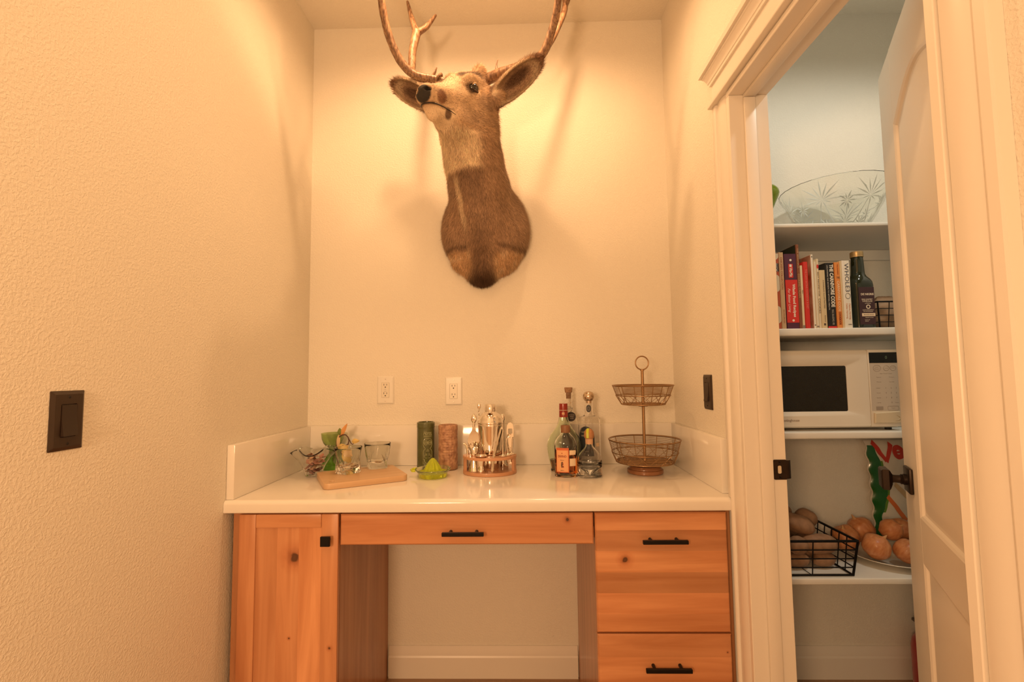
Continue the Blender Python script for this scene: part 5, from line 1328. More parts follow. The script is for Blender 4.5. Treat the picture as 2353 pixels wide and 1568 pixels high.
    spuds = [((2.052, -0.285, 0.648), (0.070, 0.036, 0.037), (0, 0, 0.05), 'long potato behind the top rail at the front right of the basket'),
             ((2.064, -0.285, 0.593), (0.046, 0.028, 0.0265), (0, 0, 0.2), 'small potato on the basket floor at the front right'),
             ((1.962, -0.288, 0.596), (0.046, 0.030, 0.0285), (0, 0, -0.1), 'small potato on the basket floor left of the other'),
             ((1.962, -0.305, 0.650), (0.036, 0.032, 0.032), (0, 0, 0.4), 'potato half hidden by the door frame behind the front wires'),
             ((1.992, -0.255, 0.712), (0.066, 0.037, 0.034), (0, 0.35, 0.0), 'large smooth potato on top of the pile at the front left'),
             ((2.075, -0.165, 0.707), (0.042, 0.038, 0.035), (0, 0.3, 0.3), 'round knobbly potato on top of the pile beside the right rail'),
             ((1.985, -0.130, 0.727), (0.060, 0.037, 0.034), (0, 0.2, 0.2), 'potato highest at the back left of the pile'),
             ((2.050, -0.195, 0.610), (0.055, 0.045, 0.042), (0, 0, 0.9), 'potato deep in the middle of the basket'),
             ((1.915, -0.225, 0.620), (0.055, 0.045, 0.045), (0, 0, 0.5), 'potato deep at the left of the basket'),
             ((2.030, -0.110, 0.640), (0.055, 0.038, 0.045), (0, 0, 0.1), 'potato at the back of the basket under the top ones'),
             ((1.895, -0.15, 0.70), (0.05, 0.04, 0.036), (0, 0, 0.1), 'potato at the far left of the pile behind the door frame')]
    for i, (l, s, e, lab) in enumerate(spuds):
        blob('potato', lab, 'potato', l, s, PT, i*1.7+0.3, e, gp)
    # ------------------------------------------------------------ plate of onions
    px, py = 2.362, -0.218
    t = thing('plate', 'white oval plate under the pile of yellow onions', 'plate', (px, py, zp))
    m = MB(); m.lathe([(0, 0.0), (0.080, 0.0), (0.085, 0.002), (0.115, 0.014), (0.148, 0.024), (0.150, 0.0255), (0.148, 0.027), (0.115, 0.018), (0.085, 0.006), (0, 0.005)], 72, sy=0.98); m.build('dish', mat('white_glaze', (0.76, 0.70, 0.60), 0.15, coat=0.4), t, angle=50)
    ON = mat('onion_skin', (0.66, 0.30, 0.125), 0.38, var=(11, 0.42, (0.50, 0.165, 0.055)), coat=0.1)
    ont = ON.node_tree; mpn = ont.nodes.new('ShaderNodeMapping'); mpn.inputs['Scale'].default_value = (9, 9, 1.2)
    nzz = [x for x in ont.nodes if x.type == 'TEX_NOISE'][0]; tcc = [x for x in ont.nodes if x.type == 'TEX_COORD'][0]
    ont.links.new(tcc.outputs['Object'], mpn.inputs['Vector']); ont.links.new(mpn.outputs['Vector'], nzz.inputs['Vector'])
    def onion(loc, r, lab, e, i):
        def f(q, c):
            k = c.z
            if k > 0.78: q = Vector((q.x*(1-0.5*(k-0.78)/0.22), q.y*(1-0.5*(k-0.78)/0.22), q.z*(1+0.10*((k-0.78)/0.22)**2)))
            if k < -0.9: q = q*(1-0.06*(-0.9-k)/0.1)
            return q
        t, b = blob('onion', lab, 'onion', loc, (r, r, r*0.94), ON, i*2.1, (0, 0, 0), 'onions on the white plate', f, 30)
        R = Matrix.Rotation(e[2], 3, 'Z') @ Matrix.Rotation(e[1], 3, 'Y') @ Matrix.Rotation(e[0], 3, 'X')
        b.rotation_euler = R.to_euler()
        m = MB()
        rn = random.Random(i)
        m.tube([tuple(R @ Vector((0, 0, r*0.90))), tuple(R @ Vector((0.001, 0, r*1.04))), tuple(R @ Vector((0.003, 0.001, r*1.16))), tuple(R @ Vector((0.006, 0.002, r*1.24)))], [r*0.20, r*0.11, r*0.065, r*0.02], 9)
        for k in range(0):
            a = rn.random()*6.28; m.tube([tuple(R @ Vector((0.003*math.cos(a), 0.003*math.sin(a), r*1.0))), tuple(R @ Vector((0.006*math.cos(a), 0.006*math.sin(a), r*1.10))), tuple(R @ Vector((0.010*math.cos(a+0.4), 0.010*math.sin(a+0.4), r*(1.16+0.08*rn.random()))))], [0.003, 0.002, 0.0006], 5)
        m.build('dry_neck', mat('dry_onion_neck', (0.55, 0.30, 0.13), 0.7), t)
    ons = [((2.268, -0.274, 0.634), 0.046, 'round onion at the front of the plate, fully in view', (0.5, 0.3, 0.2)),
           ((2.190+0.022, -0.185, 0.636), 0.049, 'onion at the left of the plate beside the potato basket', (0.3, -0.5, 0.2)),
           ((2.366, -0.292, 0.622), 0.044, 'onion at the front right beside the open door', (0.4, 0.6, 0)),
           ((2.312, -0.128, 0.650), 0.050, 'onion at the back of the pile with a dark scar', (-0.4, -0.3, 0.9)),
           ((2.365, -0.217, 0.676), 0.039, 'onion on top in the middle of the pile', (0.9, 0.4, 0.3)),
           ((2.448, -0.155, 0.655), 0.046, 'onion with loose dark skin under the bag', (0.7, 0.1, 0.5)),
           ((2.303, -0.196, 0.604), 0.029, 'small onion buried under the others', (0.2, 0, 0.5)),
           ((2.455, -0.262, 0.632), 0.045, 'onion at the far right of the plate hidden by the door', (0.2, 0, 0.5))]
    for i, (l, r, lab, e) in enumerate(ons): onion(l, r, lab, e, i)
    # ------------------------------------------------------------ printed bag
    t = thing('snack_bag', 'tall white and green printed vegetable bag standing behind the onions', 'bag', (2.568, -0.026, zp))
    Wb, Hb_, Db = 0.134, 0.425, 0.032
    def S(u, v, off=0.0):
        x = (u-0.5)*2*Wb; q = v
        edge = (1-(2*u-1)**2)**0.6 if abs(2*u-1) < 1 else 0
        puff = max(0.0, math.sin(PI*min(1, max(0, v*0.94+0.05))))**0.55
        wr = 0.004*noise.noise(Vector((u*7, v*11, 2.0)))+0.003*noise.noise(Vector((u*16, v*20, 5.0)))
        ed = 0.005*math.sin(v*42)*(1-edge)
        return Vector((x*(1-0.05*puff)-0.018*v+ed*(1 if u < 0.5 else -1), -Db*edge*puff-off+wr*edge, Hb_*v))
    m = MB(); m.grid(lambda u, v: S(u, v), 30, 40); m2 = MB(); m2.grid(lambda u, v: (lambda p_: (p_.x, -p_.y*0.2+0.001, p_.z))(S(u, v)), 30, 40); m.join(m2)
    m.build('film', mat('white_film', (0.66, 0.60, 0.50), 0.3, var=(10, 0.12), coat=0.3), t, angle=70)
    def pp(nm, mt, fu, n=(8, 30), off=0.0012):
        m = MB(); m.grid(lambda a, b: tuple(S(*fu(a, b), off)), *n); return m.build(nm, mt, t, angle=70)
    GN = mat('bag_green', (0.012, 0.11, 0.018), 0.28, coat=0.3); GL = mat('bag_leaf_green', (0.10, 0.22, 0.02), 0.35); RDb = mat('bag_red', (0.50, 0.035, 0.015), 0.35); ORb = mat('bag_orange', (0.60, 0.15, 0.03), 0.4); BEI = mat('bag_beige', (0.50, 0.36, 0.2), 0.5)
    edge = lambda v: 0.15+0.055*math.sin(v*6.5-2.2)+0.012*math.sin(v*17)
    pp('green_side', GN, lambda a, b: (0.012+(max(edge(0.02+0.93*b), 0.05)-0.012)*a, 0.02+0.93*b), (10, 40))
    pp('green_edge', GL, lambda a, b: (edge(0.3+0.5*b)+0.03*a, 0.3+0.5*b), (4, 20), 0.0016)
    def stroke(p0, p1, w0, w1, mt, nm='print_stroke', off=0.0018):
        p0, p1 = Vector(p0), Vector(p1); d_ = (p1-p0); n_ = Vector((-d_.y, d_.x)).normalized()
        pp(nm, mt, lambda a, b: tuple(p0+d_*b+n_*(a-0.5)*(w0+(w1-w0)*b)), (4, 12), off)
    stroke((0.10, 0.985), (0.26, 0.80), 0.065, 0.045, RDb, 'letter_stroke'); stroke((0.26, 0.79), (0.38, 0.97), 0.045, 0.065, RDb, 'letter_stroke')
    m = MB()
    pp('letter_round', RDb, lambda a, b: (0.47+(0.030+0.065*a)*math.cos(2*PI*b), 0.885+(0.022+0.048*a)*math.sin(2*PI*b)), (4, 28), 0.0018)
    stroke((0.42, 0.885), (0.54, 0.885), 0.02, 0.02, RDb, 'letter_stroke')
    stroke((0.20, 0.46), (0.46, 0.22), 0.045, 0.060, ORb, 'print_carrot'); stroke((0.33, 0.58), (0.55, 0.42), 0.05, 0.06, BEI, 'print_slice')
    pp('print_slice', BEI, lambda a, b: (0.22+0.035*a*math.cos(2*PI*b), 0.215+0.022*a*math.sin(2*PI*b)), (4, 18), 0.0018)
    pp('print_slice', GL, lambda a, b: (0.16+0.03*a*math.cos(2*PI*b), 0.10+0.02*a*math.sin(2*PI*b)), (4, 18), 0.0018)
    # ------------------------------------------------------------ red canister on the pantry floor
    t = thing('red_canister', 'red canister with a grey metal handle mostly hidden by the open door', 'canister', (2.568, -0.13, 0.0006))
    m = MB(); m.lathe([(0, 0), (0.068, 0), (0.072, 0.004), (0.072, 0.185), (0.066, 0.215), (0.045, 0.238), (0.020, 0.248), (0, 0.25)], 40); m.build('body', mat('red_enamel', (0.42, 0.012, 0.008), 0.3, coat=0.4), t, angle=40)
    m = MB(); m.box(-0.074, 0.02, -0.010, 0.010, 0.292, 0.304, 0.002, 1); m.box(-0.012, 0.012, -0.010, 0.010, 0.2485, 0.2925, 0.002, 1); m.build('handle', mat('grey_handle', (0.16, 0.13, 0.10), 0.4, 0.7), t)
pantry_things()
# ================================================================== MOUNTED DEER
def deer():
    E = np.array([0.731, -0.366, 2.364])
    yaw, pit, rol = 0.43, -0.204, -0.026
    F = np.array([-math.sin(yaw)*math.cos(pit), -math.cos(yaw)*math.cos(pit), math.sin(pit)])
    S_ = np.array([math.cos(yaw), -math.sin(yaw), 0.0]); U = np.cross(S_, F); U = U if U[2] > 0 else -U
    S = S_*math.cos(rol)+U*math.sin(rol); U = -S_*math.sin(rol)+U*math.cos(rol)
    def hp(f, s, u): return E+F*f+S*s+U*u
    def unit(v): v = np.array(v, float); return v/np.linalg.norm(v)
    def smin(a, b, k):
        h = np.maximum(k-np.abs(a-b), 0)/k
        return np.minimum(a, b)-h*h*k*0.25
    def ell(p, c, ax, r):
        q = (p-np.array(c, np.float32)) @ np.array(ax, np.float32).T
        r = np.array(r, np.float32)
        k0 = np.linalg.norm(q/r, axis=1); k1 = np.linalg.norm(q/(r*r), axis=1)+1e-9
        return k0*(k0-1)/k1
    def cone(p, a, b, ra, rb, flat=None):
        a = np.array(a, np.float32); b = np.array(b, np.float32)
        ba = b-a; t = np.clip((p-a) @ ba/float(ba @ ba), 0, 1)
        d = p-a-t[:, None]*ba
        if flat is not None:
            fa, fk = flat; fa = np.array(fa, np.float32); c = d @ fa; d = d+np.outer(c*(fk-1), fa)
        return np.linalg.norm(d, axis=1)-(ra+(rb-ra)*t)
    HX = (F, S, U); WX = np.eye(3)
    # ears: base, tip, opening normal
    def ear_axes(b, tip, nrm):
        A = unit(np.array(tip)-np.array(b)); n = np.array(nrm, float); n = unit(n-A*(n @ A)); w_ = np.cross(A, n)
        return np.array(b, float), A, w_, n, np.linalg.norm(np.array(tip)-np.array(b))
    earR = ear_axes((0.856, -0.345, 2.338), (1.044, -0.405, 2.468), (0.10, -0.80, -0.55))
    earL = ear_axes((0.622, -0.285, 2.372), (0.445, -0.250, 2.489), (-0.10, -0.80, -0.55))
    def ear_sdf(p, e):
        b, A, w_, n, ln = e
        c = b+A*ln*0.50
        AX = (A, w_, n)
        o = ell(p, c-n*0.012, AX, (ln*0.55, 0.049, 0.040))
        i = ell(p, c+n*0.016+A*0.004, AX, (ln*0.50, 0.041, 0.045))
        d = np.maximum(o, -i)
        return d
    def sdf(p):
        d = ell(p, hp(-0.065, 0, 0.0), HX, (0.125, 0.092, 0.090))
        d = smin(d, cone(p, hp(0.0, 0, -0.030), hp(0.205, 0, -0.070), 0.074, 0.039, (S, 1.06)), 0.05)
        d = smin(d, cone(p, hp(-0.02, 0, -0.095), hp(0.185, 0, -0.118), 0.058, 0.029), 0.03)
        d = smin(d, ell(p, hp(0.222, 0, -0.068), HX, (0.030, 0.036, 0.031)), 0.02)
        for s in (-1, 1):
            d = smin(d, ell(p, hp(0.0, s*0.066, 0.034), HX, (0.050, 0.026, 0.024)), 0.02)
            d = smin(d, ell(p, hp(-0.06, s*0.058, -0.06), HX, (0.08, 0.045, 0.07)), 0.03)
            d = smin(d, cone(p, hp(-0.05, s*0.052, 0.055), hp(-0.065, s*0.066, 0.088), 0.030, 0.024), 0.02)
            d = np.maximum(d, -ell(p, hp(0.012, s*0.094, 0.0), HX, (0.024, 0.018, 0.018)))     # eye socket
            d = np.maximum(d, -ell(p, hp(0.246, s*0.0235, -0.058), HX, (0.016, 0.012, 0.0085)))   # nostril
        # mouth slit
        d = smin(d, cone(p, hp(0.085, 0, -0.125), (0.735, -0.275, 2.235), 0.046, 0.085), 0.045)      # throat
        # neck and shoulders
        ch = [(hp(-0.085, 0, -0.035), 0.098), (np.array([0.762, -0.262, 2.265]), 0.108), (np.array([0.772, -0.215, 2.165]), 0.116), (np.array([0.788, -0.145, 2.075]), 0.124), (np.array([0.800, -0.075, 1.985]), 0.145)]
        for (a, ra), (b, rb) in zip(ch[:-1], ch[1:]): d = smin(d, cone(p, a, b, ra, rb), 0.03)
        d = smin(d, ell(p, (0.804, 0.0, 1.940), WX, (0.192, 0.150, 0.222)), 0.06)
        d = smin(d, ell(p, (0.798, -0.075, 1.855), WX, (0.070, 0.085, 0.150)), 0.03)
        for s in (-1, 1):
            d = smin(d, ell(p, (0.804+s*0.105, -0.045, 1.915), WX, (0.085, 0.105, 0.135)), 0.025)
            d = smin(d, ell(p, (0.797+s*0.068, -0.018, 1.792), WX, (0.078, 0.072, 0.055)), 0.018)
        d = smin(d, ell(p, (0.785, -0.02, 1.735), WX, (0.066, 0.055, 0.052)), 0.03)
        # small crease lines down the front of the neck
        # ears with stalks
        for e in (earR, earL):
            b, A, w_, n, ln = e
            d = smin(d, cone(p, hp(-0.10, 0.058 if e is earR else -0.055, -0.015 if e is earR else 0.0), b+A*0.03, 0.042, 0.030), 0.03)
            d = smin(d, ear_sdf(p, e), 0.014)
        return np.maximum(d, p[:, 1]+0.002)      # flat against the wall
    # sparse evaluation on a fine grid
    h = 0.0042; B = 6
    lo = np.array([0.40, -0.66, 1.66]); hi = np.array([1.10, 0.02, 2.64])
    n = np.ceil((hi-lo)/h/B).astype(int)*B+1
    cx = [lo[i]+h*np.arange(n[i]) for i in range(3)]
    vol = np.ones(tuple(n), np.float32)
    nb = (n-1)//B
    bc = np.stack(np.meshgrid(*[lo[i]+h*B*(np.arange(nb[i])+0.5) for i in range(3)], indexing='ij'), -1).reshape(-1, 3).astype(np.float32)
    db = sdf(bc); near = np.abs(db) < h*B*1.6
    vol[:-1, :-1, :-1] = np.repeat(np.repeat(np.repeat(np.sign(db).reshape(tuple(nb)), B, 0), B, 1), B, 2)
    idx = np.argwhere(near.reshape(tuple(nb)))
    off = np.stack(np.meshgrid(*[np.arange(B+1)]*3, indexing='ij'), -1).reshape(-1, 3)
    gi = (idx[:, None, :]*B+off[None]).reshape(-1, 3)
    gi = np.unique(gi, axis=0)
    pts = (lo+gi*h).astype(np.float32)
    vals = np.concatenate([sdf(c) for c in np.array_split(pts, max(1, len(pts)//400000))])
    vol[gi[:, 0], gi[:, 1], gi[:, 2]] = vals
    # surface nets
    s = vol < 0
    c8 = [s[i:n[0]-1+i, j:n[1]-1+j, k:n[2]-1+k] for i in (0, 1) for j in (0, 1) for k in (0, 1)]
    cnt = sum(c.astype(np.int8) for c in c8); mixed = (cnt > 0) & (cnt < 8)
    cells = np.argwhere(mixed); vid = -np.ones(mixed.shape, int); vid[mixed] = np.arange(len(cells))
    acc = np.zeros((len(cells), 3)); num = np.zeros(len(cells))
    corners = [(i, j, k) for i in (0, 1) for j in (0, 1) for k in (0, 1)]
    for a in corners:
        for ax in range(3):
            if a[ax]: continue
            b = list(a); b[ax] = 1
            va = vol[cells[:, 0]+a[0], cells[:, 1]+a[1], cells[:, 2]+a[2]]; vb = vol[cells[:, 0]+b[0], cells[:, 1]+b[1], cells[:, 2]+b[2]]
            x = (va < 0) != (vb < 0); t = np.where(x, va/(va-vb+1e-12), 0)
            p = np.array(a)[None]+0.0*cells; p = p.astype(float); p[:, ax] += t
            acc += p*x[:, None]; num += x
    V = lo+(cells+acc/num[:, None])*h
    quads = []
    for ax in range(3):
        u, v = (ax+1) % 3, (ax+2) % 3
        sl0 = [slice(None)]*3; sl1 = [slice(None)]*3; sl0[ax] = slice(0, -1); sl1[ax] = slice(1, None)
        ch = s[tuple(sl0)] != s[tuple(sl1)]
        e = np.argwhere(ch)
        e = e[(e[:, u] > 0) & (e[:, v] > 0) & (e[:, u] < n[u]-1) & (e[:, v] < n[v]-1)]
        ins = s[e[:, 0], e[:, 1], e[:, 2]]
        du = np.zeros(3, int); du[u] = 1; dv = np.zeros(3, int); dv[v] = 1
        q = np.stack([vid[tuple((e-du-dv).T)], vid[tuple((e-dv).T)], vid[tuple(e.T)], vid[tuple((e-du).T)]], 1)
        q = np.where(ins[:, None], q, q[:, ::-1]); quads.append(q)
    Q = np.concatenate(quads); Q = Q[(Q >= 0).all(1)]
    # normals from the field
    eps = 0.003
    G = np.stack([sdf((V+np.eye(3)[i]*eps).astype(np.float32))-sdf((V-np.eye(3)[i]*eps).astype(np.float32)) for i in range(3)], 1)
    G /= np.linalg.norm(G, axis=1)[:, None]+1e-9
    # ---------------- coat colour (the animal's own markings)
    rs = np.random.RandomState(3)
    def sm(x, a, b): t = np.clip((x-a)/(b-a), 0, 1); return t*t*(3-2*t)
    GREY = np.array([0.400, 0.258, 0.165]); TAN = np.array([0.54, 0.345, 0.195]); PALE = np.array([0.80, 0.62, 0.42]); DARK = np.array([0.085, 0.042, 0.022]); BLK = np.array([0.014, 0.012, 0.010]); RUST = np.array([0.19, 0.075, 0.032])
    def nz(p, sc, o=0.0): return np.array([noise.noise(Vector((x*sc+o, y*sc, z*sc))) for x, y, z in p])
    nA = nz(V, 9.0); nB = nz(V, 28.0, 3.0)
    def colour(p, g, na, nb_):
        q = p-E; f, sd, u = q @ F, q @ S, q @ U
        ear = np.minimum(ear_sdf(p.astype(np.float32), earR), ear_sdf(p.astype(np.float32), earL)) < 0.010
        C = np.tile(GREY, (len(p), 1))
        def mix(c, w_):
            nonlocal C
            w_ = np.clip(w_, 0, 1)[:, None]; C = C*(1-w_)+np.array(c)*w_
        x, y, z = p.T
        gn = g @ np.array([-0.1, -0.78, -0.62])
        head = sm(f, -0.14, -0.07)*sm(z, 2.16, 2.22)*sm(u, -0.152, -0.128)
        # neck: paler bib, dark lower throat, shoulder
        dx = x-(0.752+(2.2-z)*0.10)
        bib = sm(z+0.008*nb_, 2.092, 2.112)*(1-sm(z, 2.33, 2.40))*sm(gn, -0.15, 0.15)*(1-sm(dx+0.035*na+0.02*nb_, 0.025, 0.090))
        mix(TAN, 0.35*sm(z, 1.95, 2.3)*sm(dx, 0.02, 0.08))
        mix(DARK, 0.38*(1-sm(np.abs(dx+0.005), 0.03, 0.085))*(1-sm(z, 2.09, 2.11))*sm(z, 1.96, 2.05))
        mix(PALE*1.12, 0.97*bib*(1-0.9*head))
        # pale streak down the left of the neck front
        st = np.abs(x-(0.700+(2.10-z)*0.16))
        mix(PALE*0.85, 0.9*(1-sm(st+0.006*nb_, 0.004, 0.016))*sm(z, 1.87, 1.95)*(1-sm(z, 2.06, 2.10))*sm(gn, 0.2, 0.6))
        # brisket stripe and pale armpits
        mix(DARK*1.3, 0.62*(1-sm(np.abs(x-0.795+0.01*na), 0.012, 0.065))*(1-sm(z, 1.80, 1.97)))
        arm = (1-sm(z+0.012*na, 1.800, 1.838))*sm(np.abs(x-0.797+0.012*nb_), 0.035, 0.065)
        mix(TAN*1.2, 0.9*arm); mix(PALE*0.85, 0.6*arm*sm(nb_, -0.1, 0.3))
        fold = (1-sm(np.abs(z-1.838-0.016*na), 0.003, 0.013))*sm(np.abs(x-0.797), 0.05, 0.075)
        mix(DARK, 0.55*fold)
        mix(DARK*0.7, 0.9*(1-sm(z, 1.705, 1.765))*(1-sm(np.abs(x-0.787), 0.05, 0.085)))
        # head
        mix(TAN, 0.75*head*(~ear)); mix(PALE, (0.25+0.5*np.clip(nb_+0.3*na, 0, 1))*head*sm(f, -0.06, 0.03)*(~ear))
        mix(PALE, 0.85*sm(f, 0.035, 0.10)*sm(u, -0.05, -0.015)*(1-sm(f, 0.185, 0.21))*(~ear))           # pale top of muzzle
        mix(PALE*0.95, 0.6*head*sm(f, -0.02, 0.06)*sm(u, 0.0, 0.03)*(1-sm(np.abs(sd), 0.03, 0.055))*(~ear))
        mix(GREY*0.75, 0.45*head*(1-sm(u, -0.115, -0.06))*(1-sm(f, 0.06, 0.12)))                             # jaw shade band
        mix(PALE*0.9, 0.9*sm(f, 0.10, 0.15)*(1-sm(u, -0.112, -0.10)))                                         # white chin
        mix(TAN, 0.5*head*(1-sm(u, -0.135, -0.120))*(1-sm(f, 0.10, 0.14)))
        mix(DARK, 0.95*(1-sm(np.sqrt(((f+0.005)/0.066)**2+((np.abs(sd)-0.050)/0.045)**2+((u-0.055)/0.022)**2), 0.75, 1.15))*(~ear))   # brow
        mix(DARK, 0.8*(1-sm(np.sqrt(((f-0.038)/0.020)**2+((np.abs(sd)-0.078)/0.03)**2+((u+0.004)/0.022)**2), 0.7, 1.2)))              # tear duct
        mix(GREY*0.8, 0.6*head*(1-sm(np.sqrt(((f+0.035)/0.05)**2+((u+0.045)/0.03)**2), 0.7, 1.2))*sm(np.abs(sd), 0.05, 0.08))
        mix(RUST, 0.9*(1-sm(np.sqrt(((f-0.190)/0.030)**2+((np.abs(sd)-0.046)/0.022)**2+((u+0.072)/0.030)**2), 0.75, 1.15)))           # nose sides
        mix(DARK, 0.9*(1-sm(np.sqrt(((f-0.150)/0.016)**2+((np.abs(sd)-0.040)/0.02)**2+((u+0.120)/0.022)**2), 0.7, 1.15)))             # chin spots
        mix(DARK, 0.6*(1-sm(np.abs(u+0.100), 0.002, 0.006))*sm(f, 0.115, 0.13)*(1-0*f))                                   # lip line
        npd = np.sqrt(((f-0.248)/0.034)**2+(sd/0.033)**2+((u+0.070)/0.031)**2)
        mix(BLK*2.2, 1-sm(npd, 0.90, 1.06)); mix(BLK*0.3, 1-sm(np.sqrt(((f-0.248)/0.02)**2+((np.abs(sd)-0.0235)/0.0125)**2+((u+0.058)/0.009)**2), 0.8, 1.1))                                                                                                   # nose pad
        # ears
        for e in (earR, earL):
            b, A, w_, nn, ln = e
            r = p-b; a_, ww, d_ = r @ A, r @ w_, r @ nn
            in_ = ear & (a_ > 0.0) & (a_ < ln*1.1)
            inside = in_*sm(g @ nn, 0.0, 0.4)
            ed = np.sqrt(((a_-ln*0.5)/(ln*0.52))**2+(ww/0.060)**2)
            mix(GREY*0.85, 0.8*in_)
            mix(DARK*0.9, 0.9*inside*(1-sm(np.sqrt(((a_-ln*0.55)/(ln*0.30))**2+((ww+0.004)/0.026)**2), 0.5, 1.1)))
            mix(PALE*0.72, 0.65*inside*sm(ed, 0.55, 0.75)*(1-sm(ed, 0.80, 0.92)))
            mix(PALE*0.7, 0.6*inside*(1-sm(a_, ln*0.10, ln*0.28)))
            mix(RUST*0.8, 0.8*in_*sm(ed, 0.86, 0.98))
        C *= (1+0.16*na+0.14*nb_)[:, None]
        return np.clip(C, 0.004, 1)
    C = colour(V, G, nA, nB)
    me = bpy.data.meshes.new('body')
    me.from_pydata(V.tolist(), [], Q.tolist())
    me.polygons.foreach_set('use_smooth', [True]*len(me.polygons))
    ca = me.color_attributes.new('coat', 'FLOAT_COLOR', 'POINT')
    ca.data.foreach_set('color', np.concatenate([C, np.ones((len(C), 1))], 1).astype(np.float32).ravel())
    def coat_mat(nm, rough, bump):
        m = bpy.data.materials.new(nm); m.use_nodes = True; nt = m.node_tree; b = nt.nodes['Principled BSDF']
        b.inputs['Roughness'].default_value = rough; b.inputs['Specular IOR Level'].default_value = 0.25
        at = nt.nodes.new('ShaderNodeAttribute'); at.attribute_name = 'coat'
        nt.links.new(at.outputs['Color'], b.inputs['Base Color'])
        if bump:
            tc = nt.nodes.new('ShaderNodeTexCoord'); nzn = nt.nodes.new('ShaderNodeTexNoise'); nzn.inputs['Scale'].default_value = 220
            nt.links.new(tc.outputs['Object'], nzn.inputs['Vector'])
            bp = nt.nodes.new('ShaderNodeBump'); bp.inputs['Strength'].default_value = 0.5; bp.inputs['Distance'].default_value = 0.002
            nt.links.new(nzn.outputs['Fac'], bp.inputs['Height']); nt.links.new(bp.outputs['Normal'], b.inputs['Normal'])
        return m
    root = thing('deer_mount', 'mounted antlered deer head and shoulders on the back wall above the counter', 'deer mount', (0.80, 0.0, 1.69))
    LF = np.array(root.location)
    me.transform(Matrix.Translation(-Vector(LF)))
    link('body', me, coat_mat('deer_coat', 0.75, True), root)
    # ---------------- fur blades
    P4 = V[Q]; area = 0.5*np.linalg.norm(np.cross(P4[:, 2]-P4[:, 0], P4[:, 3]-P4[:, 1]), axis=1)
    fc = P4.mean(1); fg = G[Q].mean(1); fg /= np.linalg.norm(fg, axis=1)[:, None]+1e-9
    q = fc-E; ff, fs, fu = q @ F, q @ S, q @ U
    keep = (fc[:, 1] < -0.004)
    npd = np.sqrt(((ff-0.248)/0.040)**2+(fs/0.037)**2+((fu+0.068)/0.036)**2); keep &= npd > 1.0
    for sgn in (-1, 1): keep &= np.linalg.norm(fc-hp(0.012, sgn*0.084, 0.0), axis=1) > 0.021
    wgt = area*keep*np.clip(1.2-0.8*(fg[:, 1] > 0.3), 0.2, 2)
    NB = 120000
    pick = rs.choice(len(Q), NB, p=wgt/wgt.sum())
    uu, vv = rs.rand(NB, 1), rs.rand(NB, 1)
    a, b, c, d = [P4[pick, i] for i in range(4)]
    pos = (a*(1-uu)+b*uu)*(1-vv)+(d*(1-uu)+c*uu)*vv
    nr = fg[pick]
    col = (C[Q[pick, 0]]*(1-uu)+C[Q[pick, 1]]*uu)*(1-vv)+(C[Q[pick, 3]]*(1-uu)+C[Q[pick, 2]]*uu)*vv
    col *= (0.50+1.0*rs.rand(NB, 1)**1.3)
    pq = pos-E; hf, hu = pq @ F, pq @ U
    isear = np.minimum(ear_sdf(pos.astype(np.float32), earR), ear_sdf(pos.astype(np.float32), earL)) < 0.006
    headw = sm(hf, -0.16, -0.08)*sm(pos[:, 2], 2.18, 2.25)
    flow = np.where(headw[:, None] > 0.5, -F[None]+0.25*np.array([0, 0, -1.0]), np.array([0.05, 0.55, -0.85])[None])
    ln_ = np.where(headw > 0.5, 0.008+0.006*sm(-hf, -0.06, 0.05), 0.016)
    ln_ = np.where(pos[:, 2] < 1.78, 0.020, ln_)
    edge_wall = pos[:, 1] > -0.03
    ln_ = np.where(edge_wall, 0.022, ln_); ln_ = np.where((hf > 0.13) & (hu < -0.085), 0.005, ln_); ln_ = np.where((pos[:, 0] > 0.83) & (pos[:, 2] > 2.24) & (headw < 0.9), 0.024, ln_)
    for e in (earR, earL):
        bb, A, w_, nn, l2 = e
        r = pos-bb; me_ = isear & (np.abs(r @ w_) < 0.09) & (np.linalg.norm(r, axis=1) < l2*1.2)
        out = (r @ w_)[:, None]*w_[None]*12+A[None]*0.9
        flow = np.where(me_[:, None], out, flow)
        ed = np.sqrt(((r @ A-l2*0.5)/(l2*0.52))**2+((r @ w_)/0.060)**2)
        ln_ = np.where(me_, 0.008+0.013*sm(ed, 0.75, 0.97), ln_)
    flow = flow-nr*(flow*nr).sum(1)[:, None]
    flow /= np.linalg.norm(flow, axis=1)[:, None]+1e-6
    jit = rs.randn(NB, 3)*0.20
    dirv = flow*0.86+nr*np.where(isear, 0.35, 0.30)[:, None]+jit
    dirv /= np.linalg.norm(dirv, axis=1)[:, None]
    L_ = (ln_*(0.6+0.8*rs.rand(NB)))[:, None]
    side = np.cross(dirv, nr); side /= np.linalg.norm(side, axis=1)[:, None]+1e-9
    wd = 0.00075
    base = pos-nr*0.0008
    v0 = base-side*wd; v1 = base+side*wd; v2 = base+dirv*L_
    v2[:, 1] = np.minimum(v2[:, 1], -0.0008)
    VV = np.stack([v0, v1, v2], 1).reshape(-1, 3)-LF
    fm = bpy.data.meshes.new('fur')
    fm.vertices.add(len(VV)); fm.vertices.foreach_set('co', VV.astype(np.float32).ravel())
    fm.loops.add(NB*3); fm.loops.foreach_set('vertex_index', np.arange(NB*3, dtype=np.int32))
    fm.polygons.add(NB); fm.polygons.foreach_set('loop_start', np.arange(0, NB*3, 3, dtype=np.int32))
    fm.update(calc_edges=True)
    cf = fm.color_attributes.new('coat', 'FLOAT_COLOR', 'POINT')
    cc = np.repeat(np.concatenate([np.clip(col, 0.003, 1), np.ones((NB, 1))], 1), 3, 0)
    cf.data.foreach_set('color', cc.astype(np.float32).ravel())
